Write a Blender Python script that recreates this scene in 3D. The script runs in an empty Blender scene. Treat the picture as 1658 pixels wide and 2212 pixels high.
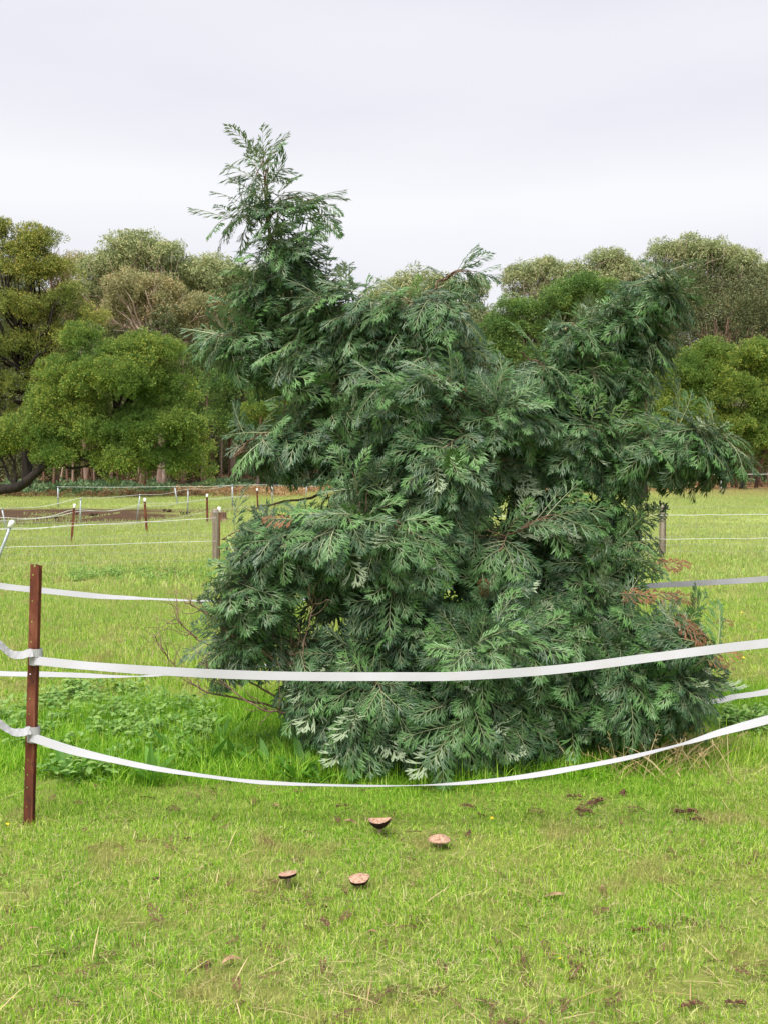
import bpy, math, random
import numpy as np
from mathutils import Vector, Matrix, Quaternion
from mathutils import noise as mn
R = math.radians
rng = np.random.default_rng(7)
random.seed(7)
sc = bpy.context.scene
COL = sc.collection

# ------------------------------------------------------------------ camera
F, HOR, CH = 2236.0, 1010.0, 1.65            # focal length (photo px, 1658 wide), horizon row, eye height
PITCH = math.atan((1105.5 - HOR) / F)
cam_d = bpy.data.cameras.new('camera')
cam = bpy.data.objects.new('camera', cam_d); COL.objects.link(cam)
cam.location = (0, 0, CH); cam.rotation_euler = (math.pi / 2 - PITCH, 0, 0)
cam_d.sensor_fit = 'VERTICAL'; cam_d.sensor_height = 36; cam_d.lens = F / 2211 * 36
cam_d.clip_start = 0.1; cam_d.clip_end = 3000
sc.camera = cam

# ------------------------------------------------------------------ light
SUN_EL, SUN_AZ = R(62), R(-150)              # soft high light through cloud, from behind the camera's left shoulder
SKY_GAIN = 2.5
w = bpy.data.worlds.new('World'); sc.world = w; w.use_nodes = True
nt = w.node_tree; nt.nodes.clear()
N = nt.nodes.new; L = nt.links.new
out = N('ShaderNodeOutputWorld'); bg = N('ShaderNodeBackground'); bg.inputs['Strength'].default_value = 0.1
sky = N('ShaderNodeTexSky'); sky.sky_type = 'NISHITA'; sky.sun_disc = False
sky.sun_elevation = SUN_EL; sky.sun_rotation = SUN_AZ; sky.dust_density = 3
tc = N('ShaderNodeTexCoord')
mp = N('ShaderNodeMapping'); mp.inputs['Scale'].default_value = (1.2, 1.2, 5.5)
mp.inputs['Location'].default_value = (0.3, 0.1, 0.35)
no = N('ShaderNodeTexNoise'); no.inputs['Scale'].default_value = 1.6; no.inputs['Detail'].default_value = 5
no.inputs['Roughness'].default_value = 0.42
rp = N('ShaderNodeValToRGB')
rp.color_ramp.elements[0].position = 0.25; rp.color_ramp.elements[0].color = (0.79, 0.79, 0.865, 1)
rp.color_ramp.elements[1].position = 0.80; rp.color_ramp.elements[1].color = (0.96, 0.955, 0.98, 1)
vm = N('ShaderNodeVectorMath'); vm.operation = 'SCALE'; vm.inputs['Scale'].default_value = SKY_GAIN
mx = N('ShaderNodeMix'); mx.data_type = 'RGBA'; mx.inputs['Factor'].default_value = 0.97
L(tc.outputs['Generated'], mp.inputs['Vector']); L(mp.outputs[0], no.inputs['Vector'])
sx_ = N('ShaderNodeSeparateXYZ'); L(tc.outputs['Generated'], sx_.inputs[0])
r2 = N('ShaderNodeValToRGB'); cr = r2.color_ramp
for q, (p_, v_) in enumerate(((0, .42), (.17, .45), (.245, .74), (.32, .46), (.44, .28), (1, .40))):
    e_ = cr.elements[q] if q < 2 else cr.elements.new(p_)
    e_.position = p_; e_.color = (v_, v_, v_, 1)
L(sx_.outputs[2], r2.inputs[0])
mm = N('ShaderNodeMath'); mm.operation = 'MULTIPLY_ADD'; L(no.outputs['Fac'], mm.inputs[0]); mm.inputs[1].default_value = 1.0; 
m2 = N('ShaderNodeMath'); m2.operation = 'SUBTRACT'; L(r2.outputs[0], m2.inputs[0]); m2.inputs[1].default_value = .46
L(m2.outputs[0], mm.inputs[2]); L(mm.outputs[0], rp.inputs[0]); L(rp.outputs[0], vm.inputs[0])
L(sky.outputs[0], mx.inputs[6]); L(vm.outputs[0], mx.inputs[7]); L(mx.outputs[2], bg.inputs[0]); L(bg.outputs[0], out.inputs[0])
sd = bpy.data.lights.new('sun', 'SUN'); sd.energy = 1.5; sd.angle = R(42); sd.color = (1, 0.96, 0.9)
so = bpy.data.objects.new('sun', sd); COL.objects.link(so)
so.rotation_euler = (math.pi / 2 - SUN_EL, 0, R(-30)); so.location = (0, 0, 30)
sc.view_settings.view_transform = 'Standard'; sc.view_settings.look = 'None'
sc.view_settings.exposure = 2.0; sc.view_settings.gamma = 1
sc.cycles.max_bounces = 8; sc.cycles.diffuse_bounces = 4; sc.cycles.transmission_bounces = 5
sc.cycles.transparent_max_bounces = 8

# ------------------------------------------------------------------ geometry helpers
cp, sp = math.cos(PITCH), math.sin(PITCH)
def P(px, py, Y):
    """The place seen at photo position (px, py) at Y metres in front of the camera."""
    a, b = (px - 829.0) / F, (1105.5 - py) / F
    dx, dy, dz = a, cp + b * sp, -sp + b * cp
    k = Y / dy
    return Vector((dx * k, Y, CH + dz * k))
def gz(x, y):
    x = np.asarray(x, float); y = np.asarray(y, float)
    z = 0.012 * np.sin(x * 2.3 + 0.7 * y) + 0.010 * np.sin(y * 1.7 - x * 1.1 + 1) + 0.006 * np.sin(x * 5.1 + y * 4.3)
    z += 0.05 * np.exp(-((x + 2.8) ** 2 + (y - 17.2) ** 2) / 0.6)
    return z
def G(px, py):
    """The ground point seen at photo position (px, py)."""
    a, b = (px - 829.0) / F, (1105.5 - py) / F
    dy, dz = cp + b * sp, -sp + b * cp
    k = -CH / dz
    x, y = a * k, dy * k
    return Vector((x, y, float(gz(x, y))))
def mesh_np(name, V, Fc, mats=(), col=None, smooth=False, uv=None):
    """V (n,3); Fc list of (m,k) int arrays."""
    me = bpy.data.meshes.new(name)
    V = np.asarray(V, np.float32)
    if not isinstance(Fc, (list, tuple)): Fc = [Fc]
    Fc = [np.asarray(f, np.int32) for f in Fc if len(f)]
    me.vertices.add(len(V)); me.vertices.foreach_set('co', V.ravel())
    loops = np.concatenate([f.ravel() for f in Fc]); cnt = np.concatenate([np.full(len(f), f.shape[1]) for f in Fc])
    me.loops.add(len(loops)); me.loops.foreach_set('vertex_index', loops)
    me.polygons.add(len(cnt)); me.polygons.foreach_set('loop_start', np.concatenate([[0], np.cumsum(cnt)[:-1]]).astype(np.int32))
    if col is not None:
        at = me.color_attributes.new('col', 'FLOAT_COLOR', 'POINT')
        at.data.foreach_set('color', np.asarray(col, np.float32).ravel())
    if uv is not None:
        u = me.uv_layers.new(name='UVMap'); u.data.foreach_set('uv', np.asarray(uv, np.float32)[loops].ravel())
    for m in mats: me.materials.append(m)
    me.update(); me.validate()
    me.polygons.foreach_set('use_smooth', np.full(len(me.polygons), bool(smooth)))
    return me
def ob(name, me, parent=None, **props):
    o = bpy.data.objects.new(name, me); COL.objects.link(o)
    if parent is not None: o.parent = parent
    for k, v in props.items(): o[k] = v
    return o
def thing(name, label, cat, loc=(0, 0, 0), group=None):
    o = bpy.data.objects.new(name, None); COL.objects.link(o); o.location = loc; o.empty_display_size = 0.1
    o['label'] = label; o['category'] = cat
    if group: o['group'] = group
    return o
def rel(o, parent):
    """parent o, whose mesh is written in world coordinates, under an Empty that stands elsewhere"""
    o.parent = parent; o.matrix_parent_inverse = Matrix.Translation(parent.location).inverted(); return o
def catmull(pts, n):
    pts = np.asarray(pts, float); m = len(pts)
    ex = np.vstack([2 * pts[0] - pts[1], pts, 2 * pts[-1] - pts[-2]])
    t = np.linspace(0, m - 1 - 1e-9, n); i = t.astype(int); u = (t - i)[:, None]
    a, b, c, d = ex[i], ex[i + 1], ex[i + 2], ex[i + 3]
    return 0.5 * ((2 * b) + (c - a) * u + (2 * a - 5 * b + 4 * c - d) * u ** 2 + (3 * b - a - 3 * c + d) * u ** 3)
def tube_arrays(path, rad, k=6):
    path = np.asarray(path, float); n = len(path); rad = np.broadcast_to(rad, n)
    T = np.gradient(path, axis=0); T /= np.linalg.norm(T, axis=1)[:, None] + 1e-12
    ref = np.array([0.13, 0.31, 1.0]) if abs(T[:, 2]).mean() < 0.8 else np.array([1.0, 0.2, 0.1])
    A = np.cross(T, ref); A /= np.linalg.norm(A, axis=1)[:, None] + 1e-12
    B = np.cross(T, A)
    th = np.arange(k) / k * 2 * math.pi
    V = path[:, None] + rad[:, None, None] * (np.cos(th)[None, :, None] * A[:, None] + np.sin(th)[None, :, None] * B[:, None])
    V = V.reshape(-1, 3); i = np.arange(n - 1)[:, None] * k; j = np.arange(k)[None]; j2 = (j + 1) % k
    Q = np.stack([i + j, i + j2, i + k + j2, i + k + j], -1).reshape(-1, 4)
    Q = Q[:, ::-1]
    V = np.vstack([V, path[:1], path[-1:]])
    c0, c1 = n * k, n * k + 1; jj = np.arange(k); j3 = (jj + 1) % k
    Tt = np.vstack([np.stack([np.full(k, c0), jj, j3], 1), np.stack([np.full(k, c1), (n - 1) * k + j3, (n - 1) * k + jj], 1)])
    return V, Q, Tt
class MB:
    def __init__(s): s.v = []; s.q = []; s.t = []; s.n = 0
    def add(s, V, Q=None, T=None):
        s.v.append(np.asarray(V, float))
        if Q is not None and len(Q): s.q.append(np.asarray(Q) + s.n)
        if T is not None and len(T): s.t.append(np.asarray(T) + s.n)
        s.n += len(V); return s
    def tube(s, path, rad, k=6): return s.add(*tube_arrays(path, rad, k))
    def box(s, c, d, M=None):
        V = np.array([[x, y, z] for x in (-.5, .5) for y in (-.5, .5) for z in (-.5, .5)]) * np.array(d)
        if M is not None: V = V @ np.array(M.to_3x3()).T
        return s.add(V + np.array(c), [[0, 1, 3, 2], [4, 6, 7, 5], [0, 4, 5, 1], [2, 3, 7, 6], [0, 2, 6, 4], [1, 5, 7, 3]])
    def mesh(s, name, mat, smooth=False):
        Fc = []
        if s.q: Fc.append(np.vstack(s.q))
        if s.t: Fc.append(np.vstack(s.t))
        return mesh_np(name, np.vstack(s.v), Fc, [mat], smooth=smooth)
def nrm(a): return a / (np.linalg.norm(a, axis=-1, keepdims=True) + 1e-12)
def eul(X, Z):
    """euler angles that turn local X to X and local Z close to Z"""
    X = nrm(X); Y = nrm(np.cross(Z, X)); Z = np.cross(X, Y)
    return np.stack([np.arctan2(Y[:, 2], Z[:, 2]), -np.arcsin(np.clip(X[:, 2], -1, 1)), np.arctan2(X[:, 1], X[:, 0])], 1)
_ng = {}
def scatter_group(protos):
    key = tuple(p.name for p in protos)
    if key in _ng: return _ng[key]
    g = bpy.data.node_groups.new('scatter', 'GeometryNodeTree')
    g.interface.new_socket('Geometry', in_out='INPUT', socket_type='NodeSocketGeometry')
    g.interface.new_socket('Geometry', in_out='OUTPUT', socket_type='NodeSocketGeometry')
    n = g.nodes.new; l = g.links.new
    gi, go = n('NodeGroupInput'), n('NodeGroupOutput')
    jn = n('GeometryNodeJoinGeometry')
    for p in reversed(protos):
        oi = n('GeometryNodeObjectInfo'); oi.inputs['Object'].default_value = p; oi.inputs['As Instance'].default_value = False
        ti = n('GeometryNodeGeometryToInstance'); l(oi.outputs['Geometry'], ti.inputs[0]); l(ti.outputs[0], jn.inputs[0])
    ip = n('GeometryNodeInstanceOnPoints'); ip.inputs['Pick Instance'].default_value = True
    def attr(nm, ty):
        a = n('GeometryNodeInputNamedAttribute'); a.data_type = ty; a.inputs['Name'].default_value = nm
        return [o for o in a.outputs if o.enabled][0]
    e2r = n('FunctionNodeEulerToRotation'); l(attr('rot', 'FLOAT_VECTOR'), e2r.inputs[0])
    l(gi.outputs[0], ip.inputs['Points']); l(jn.outputs[0], ip.inputs['Instance'])
    l(attr('idx', 'INT'), ip.inputs['Instance Index']); l(e2r.outputs[0], ip.inputs['Rotation']); l(attr('scl', 'FLOAT_VECTOR'), ip.inputs['Scale'])
    l(ip.outputs[0], go.inputs[0])
    _ng[key] = g; return g
def scatter(name, Pn, rot, scl, protos, parent=None, idx=None, **props):
    Pn = np.asarray(Pn, np.float32); n = len(Pn)
    me = bpy.data.meshes.new(name); me.vertices.add(n); me.vertices.foreach_set('co', Pn.ravel())
    scl = np.asarray(scl, np.float32)
    if scl.ndim == 1: scl = np.repeat(scl[:, None], 3, 1)
    if idx is None: idx = rng.integers(0, len(protos), n)
    a = me.attributes.new('rot', 'FLOAT_VECTOR', 'POINT'); a.data.foreach_set('vector', np.asarray(rot, np.float32).ravel())
    a = me.attributes.new('scl', 'FLOAT_VECTOR', 'POINT'); a.data.foreach_set('vector', scl.ravel())
    a = me.attributes.new('idx', 'INT', 'POINT'); a.data.foreach_set('value', np.asarray(idx, np.int32))
    for m in protos[0].data.materials: me.materials.append(m)
    o = ob(name, me, None, **props)
    if parent is not None: rel(o, parent)
    md = o.modifiers.new('scatter', 'NODES'); md.node_group = scatter_group(protos)
    return o
def proto(name, me): return bpy.data.objects.new(name, me)      # a source shape; never linked to the scene

# ------------------------------------------------------------------ materials
def mat(name, base=(.5, .5, .5), rough=0.8, spec=0.3):
    m = bpy.data.materials.new(name); m.use_nodes = True; t = m.node_tree
    b = t.nodes['Principled BSDF']; b.inputs['Base Color'].default_value = (*base, 1)
    b.inputs['Roughness'].default_value = rough; b.inputs['Specular IOR Level'].default_value = spec
    return m, t, b
def ramp(t, fac, stops, interp='LINEAR'):
    r = t.nodes.new('ShaderNodeValToRGB'); cr = r.color_ramp; cr.interpolation = interp
    while len(cr.elements) < len(stops): cr.elements.new(0.5)
    for e, (p, c) in zip(cr.elements, stops): e.position = p; e.color = (*c, 1)
    t.links.new(fac, r.inputs[0]); return r.outputs[0]
def noise(t, scale, detail=4, vec=None, rough=0.55, stretch=None):
    n = t.nodes.new('ShaderNodeTexNoise'); n.inputs['Scale'].default_value = scale; n.inputs['Detail'].default_value = detail
    n.inputs['Roughness'].default_value = rough
    if vec is None:
        vec = t.nodes.new('ShaderNodeNewGeometry').outputs['Position']
    if stretch:
        mp = t.nodes.new('ShaderNodeMapping'); mp.inputs['Scale'].default_value = stretch; t.links.new(vec, mp.inputs[0]); vec = mp.outputs[0]
    t.links.new(vec, n.inputs['Vector']); return n.outputs['Fac']
def math_(t, op, a, b=None, clamp=False):
    n = t.nodes.new('ShaderNodeMath'); n.operation = op; n.use_clamp = clamp
    for i, x in enumerate((a, b)):
        if x is None: continue
        if isinstance(x, (int, float)): n.inputs[i].default_value = x
        else: t.links.new(x, n.inputs[i])
    return n.outputs[0]
def mixc(t, f, a, b, mode='MIX'):
    n = t.nodes.new('ShaderNodeMix'); n.data_type = 'RGBA'; n.blend_type = mode
    for s, x in ((0, f), (6, a), (7, b)):
        if isinstance(x, (int, float)): n.inputs[s].default_value = x
        elif isinstance(x, tuple): n.inputs[s].default_value = (*x, 1)
        else: t.links.new(x, n.inputs[s])
    return n.outputs[2]
def remap(t, v, a, b, c=0., d=1.):
    n = t.nodes.new('ShaderNodeMapRange'); n.clamp = True
    for i, x in enumerate((a, b, c, d)): n.inputs[i + 1].default_value = x
    t.links.new(v, n.inputs[0]); return n.outputs[0]
def bump(t, b, h, strength, dist=0.01):
    n = t.nodes.new('ShaderNodeBump'); n.inputs['Strength'].default_value = strength; n.inputs['Distance'].default_value = dist
    t.links.new(h, n.inputs['Height']); t.links.new(n.outputs[0], b.inputs['Normal'])
def translucent(t, b, color, fac):
    tr = t.nodes.new('ShaderNodeBsdfTranslucent'); ms = t.nodes.new('ShaderNodeMixShader'); ms.inputs[0].default_value = fac
    if isinstance(color, tuple): tr.inputs[0].default_value = (*color, 1)
    else: t.links.new(color, tr.inputs[0])
    o = t.nodes['Material Output']; t.links.new(b.outputs[0], ms.inputs[1]); t.links.new(tr.outputs[0], ms.inputs[2]); t.links.new(ms.outputs[0], o.inputs[0])
def attr(t, name='col'):
    a = t.nodes.new('ShaderNodeAttribute'); a.attribute_name = name; s = t.nodes.new('ShaderNodeSeparateColor')
    t.links.new(a.outputs['Color'], s.inputs[0]); return s.outputs
def rnd(t): return t.nodes.new('ShaderNodeObjectInfo').outputs['Random']
def blob_mask(t, cx, cy, rx, ry, wob=0.4, nscale=0.5):
    """1 inside an irregular ground patch round (cx, cy), 0 outside"""
    g = t.nodes.new('ShaderNodeNewGeometry').outputs['Position']; s = t.nodes.new('ShaderNodeSeparateXYZ'); t.links.new(g, s.inputs[0])
    a = math_(t, 'DIVIDE', math_(t, 'SUBTRACT', s.outputs[0], cx), rx); b = math_(t, 'DIVIDE', math_(t, 'SUBTRACT', s.outputs[1], cy), ry)
    d = math_(t, 'SQRT', math_(t, 'ADD', math_(t, 'MULTIPLY', a, a), math_(t, 'MULTIPLY', b, b)))
    d = math_(t, 'ADD', d, math_(t, 'MULTIPLY', math_(t, 'SUBTRACT', noise(t, nscale, 5), 0.5), wob * 2))
    return remap(t, d, 1.15, 0.80)
def pos_y(t):
    g = t.nodes.new('ShaderNodeNewGeometry').outputs['Position']; s = t.nodes.new('ShaderNodeSeparateXYZ'); t.links.new(g, s.inputs[0]); return s.outputs[1]

MUD = (-13.5, 35.0, 7.6, 7.4)
def grass_color(t, v, straw):
    """blade colour from its own random value plus where on the paddock it grows"""
    lush = math_(t, 'MAXIMUM', blob_mask(t, -0.9, 6.0, 2.1, 1.15, 0.25, 1.2), blob_mask(t, 0.3, 5.6, 1.5, .95, 0.3, 1.2))
    lush = math_(t, 'MAXIMUM', lush, blob_mask(t, 3.0, 7.2, 1.5, 0.8, 0.3, 1.0))
    pale = remap(t, noise(t, 1.3, 5), 0.40, 0.62)
    g1 = ramp(t, v, [(0, (0.05, 0.18, 0.008)), (0.4, (0.19, 0.46, 0.015)), (0.8, (0.38, 0.62, 0.05)), (1, (0.70, 0.85, 0.2))])
    g2 = ramp(t, v, [(0, (0.12, 0.27, 0.015)), (0.5, (0.34, 0.53, 0.035)), (1, (0.78, 0.84, 0.22))])
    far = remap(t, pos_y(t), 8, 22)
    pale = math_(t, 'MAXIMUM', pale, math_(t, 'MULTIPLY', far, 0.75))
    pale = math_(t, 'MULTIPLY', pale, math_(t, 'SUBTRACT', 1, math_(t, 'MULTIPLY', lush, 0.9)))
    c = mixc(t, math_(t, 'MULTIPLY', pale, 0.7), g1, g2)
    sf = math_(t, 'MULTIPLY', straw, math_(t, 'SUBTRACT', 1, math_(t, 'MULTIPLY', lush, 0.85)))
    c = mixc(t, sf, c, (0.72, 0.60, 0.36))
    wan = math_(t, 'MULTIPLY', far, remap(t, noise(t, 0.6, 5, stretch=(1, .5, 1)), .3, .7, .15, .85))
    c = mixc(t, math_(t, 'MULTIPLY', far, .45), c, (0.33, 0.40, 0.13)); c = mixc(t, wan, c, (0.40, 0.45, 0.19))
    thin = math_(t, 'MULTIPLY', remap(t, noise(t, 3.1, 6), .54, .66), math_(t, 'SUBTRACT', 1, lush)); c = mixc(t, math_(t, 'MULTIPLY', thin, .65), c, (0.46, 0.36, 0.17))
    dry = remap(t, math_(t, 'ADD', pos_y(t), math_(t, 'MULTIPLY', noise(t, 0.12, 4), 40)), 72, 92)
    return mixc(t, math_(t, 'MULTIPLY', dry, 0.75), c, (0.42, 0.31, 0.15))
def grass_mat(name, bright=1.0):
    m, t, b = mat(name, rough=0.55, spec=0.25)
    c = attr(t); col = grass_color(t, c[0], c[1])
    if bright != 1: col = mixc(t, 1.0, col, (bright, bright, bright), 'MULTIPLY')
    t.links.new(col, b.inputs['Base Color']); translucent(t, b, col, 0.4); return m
M_grass = grass_mat('grass_blades')

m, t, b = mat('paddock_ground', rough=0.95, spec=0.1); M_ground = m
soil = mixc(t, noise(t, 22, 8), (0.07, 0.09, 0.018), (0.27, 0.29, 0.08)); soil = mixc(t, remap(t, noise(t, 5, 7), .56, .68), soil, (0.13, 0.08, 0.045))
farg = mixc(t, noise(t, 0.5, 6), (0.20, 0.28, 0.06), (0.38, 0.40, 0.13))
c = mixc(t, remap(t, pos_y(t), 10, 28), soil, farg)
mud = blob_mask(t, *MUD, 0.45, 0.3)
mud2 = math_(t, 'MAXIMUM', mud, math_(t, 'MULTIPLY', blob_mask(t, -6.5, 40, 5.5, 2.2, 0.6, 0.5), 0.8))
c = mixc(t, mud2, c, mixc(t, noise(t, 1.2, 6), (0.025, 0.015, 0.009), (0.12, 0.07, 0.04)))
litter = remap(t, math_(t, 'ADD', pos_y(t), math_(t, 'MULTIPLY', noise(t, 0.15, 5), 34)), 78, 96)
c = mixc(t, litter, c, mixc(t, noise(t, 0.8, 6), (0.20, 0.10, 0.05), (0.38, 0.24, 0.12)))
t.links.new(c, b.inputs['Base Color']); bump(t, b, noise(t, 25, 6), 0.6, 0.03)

def bark(name, c1, c2, scale=30, stretch=(1, 1, .15), rough=.9):
    m, t, b = mat(name, rough=rough, spec=0.2); n = noise(t, scale, 6, stretch=stretch)
    t.links.new(ramp(t, n, [(0.3, c1), (0.7, c2)]), b.inputs['Base Color']); bump(t, b, n, 0.7, 0.02); return m
M_stem = bark('shrub_bark', (0.12, 0.07, 0.045), (0.30, 0.19, 0.13), 40)
M_twig = bark('dead_twig', (0.12, 0.07, 0.05), (0.36, 0.25, 0.18), 60)
M_trunkd = bark('dark_bark', (0.01, 0.008, 0.007), (0.045, 0.035, 0.03), 6)
M_trunkg = bark('gum_bark', (0.20, 0.13, 0.10), (0.48, 0.38, 0.31), 1.2, (1, 1, .25))
M_trunkr = bark('reddish_bark', (0.10, 0.055, 0.04), (0.26, 0.16, 0.12), 3)

def leaf_mat(name, top, under, rough=0.38, spec=0.36, tr=0.10, var=0.45, light=None):
    m, t, b = mat(name, rough=rough, spec=spec)
    bf = t.nodes.new('ShaderNodeNewGeometry').outputs['Backfacing']
    r = rnd(t)
    tc2 = tuple(x * (1 + var) for x in top) if light is None else light
    top_c = mixc(t, math_(t, 'POWER', r, 1.7), tuple(x * (1 - var * .6) for x in top), tc2)
    c = mixc(t, bf, top_c, under)
    mid = attr(t)[0]
    c = mixc(t, mid, c, (0.36, 0.40, 0.22))
    t.links.new(c, b.inputs['Base Color'])
    t.links.new(math_(t, 'ADD', rough, math_(t, 'MULTIPLY', bf, 0.25)), b.inputs['Roughness'])
    translucent(t, b, mixc(t, 0.5, top_c, (0.16, 0.30, 0.05)), tr); return m
M_leaf = leaf_mat('grevillea_leaf', (0.013, 0.074, 0.030), (0.30, 0.38, 0.24), light=(0.088, 0.225, 0.050))
M_leaf_new = leaf_mat('grevillea_young_leaf', (0.10, 0.24, 0.03), (0.30, 0.38, 0.16), rough=.5, tr=.35)
M_leaf_dry = leaf_mat('dry_leaf', (0.20, 0.066, 0.03), (0.28, 0.17, 0.11), rough=.6, tr=.1)

def tree_mat(name, dark, mid, tip, tr=0.2, rough=.6):
    """foliage: col.r = random per leaf, col.g = 1 on young growth at the spray's tip"""
    m, t, b = mat(name, rough=rough, spec=0.25); a = attr(t)
    v = math_(t, 'ADD', math_(t, 'MULTIPLY', a[0], 0.6), math_(t, 'MULTIPLY', rnd(t), 0.4))
    c = mixc(t, v, dark, mid); c = mixc(t, math_(t, 'MULTIPLY', a[1], remap(t, noise(t, 0.35, 3), 0.35, 0.6, 0.15, 1.0)), c, tip)
    t.links.new(c, b.inputs['Base Color']); translucent(t, b, c, tr); return m
M_wattle = tree_mat('wattle_foliage', (0.07, 0.16, 0.03), (0.16, 0.27, 0.055), (0.42, 0.46, 0.08), .25)
M_wattle_olive = tree_mat('olive_wattle_foliage', (0.11, 0.16, 0.04), (0.27, 0.34, 0.08), (0.50, 0.44, 0.10), .25)
M_gum = tree_mat('gum_foliage', (0.15, 0.20, 0.075), (0.36, 0.43, 0.19), (0.52, 0.50, 0.25), .2, .5)
M_gum_brown = tree_mat('brown_gum_foliage', (0.16, 0.18, 0.07), (0.38, 0.39, 0.18), (0.54, 0.40, 0.20), .2, .5)
M_wattle_dark = tree_mat('deep_green_foliage', (0.05, 0.12, 0.035), (0.15, 0.28, 0.07), (0.32, 0.44, 0.09), .2)
M_under = tree_mat('understorey_foliage', (0.06, 0.08, 0.035), (0.14, 0.18, 0.07), (0.22, 0.20, 0.09), .15)
M_bracken = tree_mat('bracken', (0.05, 0.11, 0.045), (0.13, 0.23, 0.10), (0.24, 0.32, 0.14), .3)
M_drybracken = tree_mat('dry_bracken', (0.22, 0.11, 0.05), (0.42, 0.26, 0.13), (0.5, 0.36, 0.2), .2)

# ------------------------------------------------------------------ ground
def graded(a, b, n, c0, p=3.0):
    s = np.linspace(-1, 1, n); return np.sign(s) * np.abs(s) ** p
gx = np.unique(np.concatenate([np.arange(-6, 6.01, 0.12), np.sign(np.linspace(-1, 1, 80)) * (6 + 900 * np.abs(np.linspace(-1, 1, 80)) ** 4)]))
gy = np.unique(np.concatenate([np.arange(1.5, 12, 0.12), 12 + 1200 * np.linspace(0, 1, 90) ** 3.2, 1.5 - 200 * np.linspace(0, 1, 14) ** 2]))
XX, YY = np.meshgrid(gx, gy); ZZ = gz(XX, YY)
V = np.stack([XX, YY, ZZ], -1).reshape(-1, 3); nx, ny = len(gx), len(gy)
i, j = np.meshgrid(np.arange(ny - 1), np.arange(nx - 1), indexing='ij'); k = (i * nx + j).ravel()
ob('ground', mesh_np('ground', V, np.stack([k, k + 1, k + nx + 1, k + nx], 1), [M_ground], smooth=True), kind='structure')

# ------------------------------------------------------------------ grass
def blades(n, rad, h0, h1, w0, w1, lean=0.5, flat=0.12, straw=0.12, seg=3, seed=0):
    r = np.random.default_rng(seed)
    a = r.uniform(0, 6.283, n); d = rad * np.sqrt(r.uniform(0, 1, n)); x, y = d * np.cos(a), d * np.sin(a)
    h = r.uniform(h0, h1, n) * (1 + 0.5 * r.random(n) ** 4); wd = r.uniform(w0, w1, n)
    ln = np.abs(r.normal(0, lean, n)); isf = r.random(n) < flat; ln[isf] = r.uniform(1.5, 2.6, isf.sum())
    az = r.uniform(0, 6.283, n); f = az + r.uniform(-1, 1, n) + 1.57
    D = np.stack([np.cos(az), np.sin(az), 0 * az], 1); W = np.stack([np.cos(f), np.sin(f), 0 * az], 1)
    V = []; 
    for s in range(seg + 1):
        u = s / seg
        c = np.stack([x, y, np.full(n, -0.004)], 1) + D * (h * ln * u ** 1.8 * 0.9)[:, None]
        c[:, 2] += h * (u - 0.25 * ln * u * u) * np.where(isf, 0.35, 1)
        ww = wd * (1 - u) ** 0.6 if s < seg else wd * 0
        if s < seg: V += [c - W * ww[:, None] / 2, c + W * ww[:, None] / 2]
        else: V += [c]
    V = np.stack(V, 1); m = V.shape[1]; base = (np.arange(n) * m)[:, None]
    Q = np.concatenate([base + np.array([[2 * s, 2 * s + 1, 2 * s + 3, 2 * s + 2]]) for s in range(seg - 1)])
    T = base + np.array([[2 * seg - 2, 2 * seg - 1, 2 * seg]])
    st = (r.random(n) < straw) | (isf & (r.random(n) < 0.6)); v = r.random(n)
    C = np.stack([v, st.astype(float) * r.uniform(.5, 1, n), 0 * v, 0 * v + 1], 1)
    C = np.repeat(C[:, None], m, 1).reshape(-1, 4)
    return V.reshape(-1, 3), Q, T, C
def blade_proto(name, mt, *a, **k):
    V, Q, T, C = blades(*a, **k); return proto(name, mesh_np(name, V, [Q, T], [mt], col=C))
near_p = [blade_proto('turf', M_grass, 520, .24, .013, .034, .0018, .0036, lean=.8, flat=.16, straw=.10 + .04 * (s % 3), seed=s) for s in range(6)]
mid_p = [blade_proto('turf', M_grass, 260, .40, .025, .06, .0035, .006, straw=.10 + .04 * (s % 3), seed=10 + s, seg=2) for s in range(4)]
far_p = [blade_proto('turf', M_grass, 320, 1.0, .03, .08, .008, .018, straw=.10 + .05 * (s % 3), seed=20 + s, seg=2) for s in range(4)]
thatch_p = [blade_proto('thatch', M_grass, 300, .24, .012, .03, .0016, .003, lean=1.0, flat=.6, straw=.6, seed=50 + s) for s in range(2)]
lush_p = [blade_proto('turf', M_grass, 90, .15, .06, .15, .003, .006, lean=.8, flat=.05, straw=.03, seed=30 + s) for s in range(5)]
def field(y0, y1, dens, hw=0.40, mg=0.5):
    n = int(dens * hw * 2 * (y1 + y0) / 2 * (y1 - y0) + dens * 2 * mg * (y1 - y0))
    y = np.sqrt(rng.uniform(y0 ** 2, y1 ** 2, n)); x = rng.uniform(-1, 1, n) * (hw * y + mg); return x, y
def up_rot(n, tilt=0.06): return np.stack([rng.normal(0, tilt, n), rng.normal(0, tilt, n), rng.uniform(0, 6.283, n)], 1)
def in_mud(x, y): return (((x - MUD[0]) / MUD[2]) ** 2 + ((y - MUD[1]) / MUD[3]) ** 2 < 0.95) & (rng.random(len(x)) < 0.93)
X, Yv, Sc, I = [], [], [], []
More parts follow.
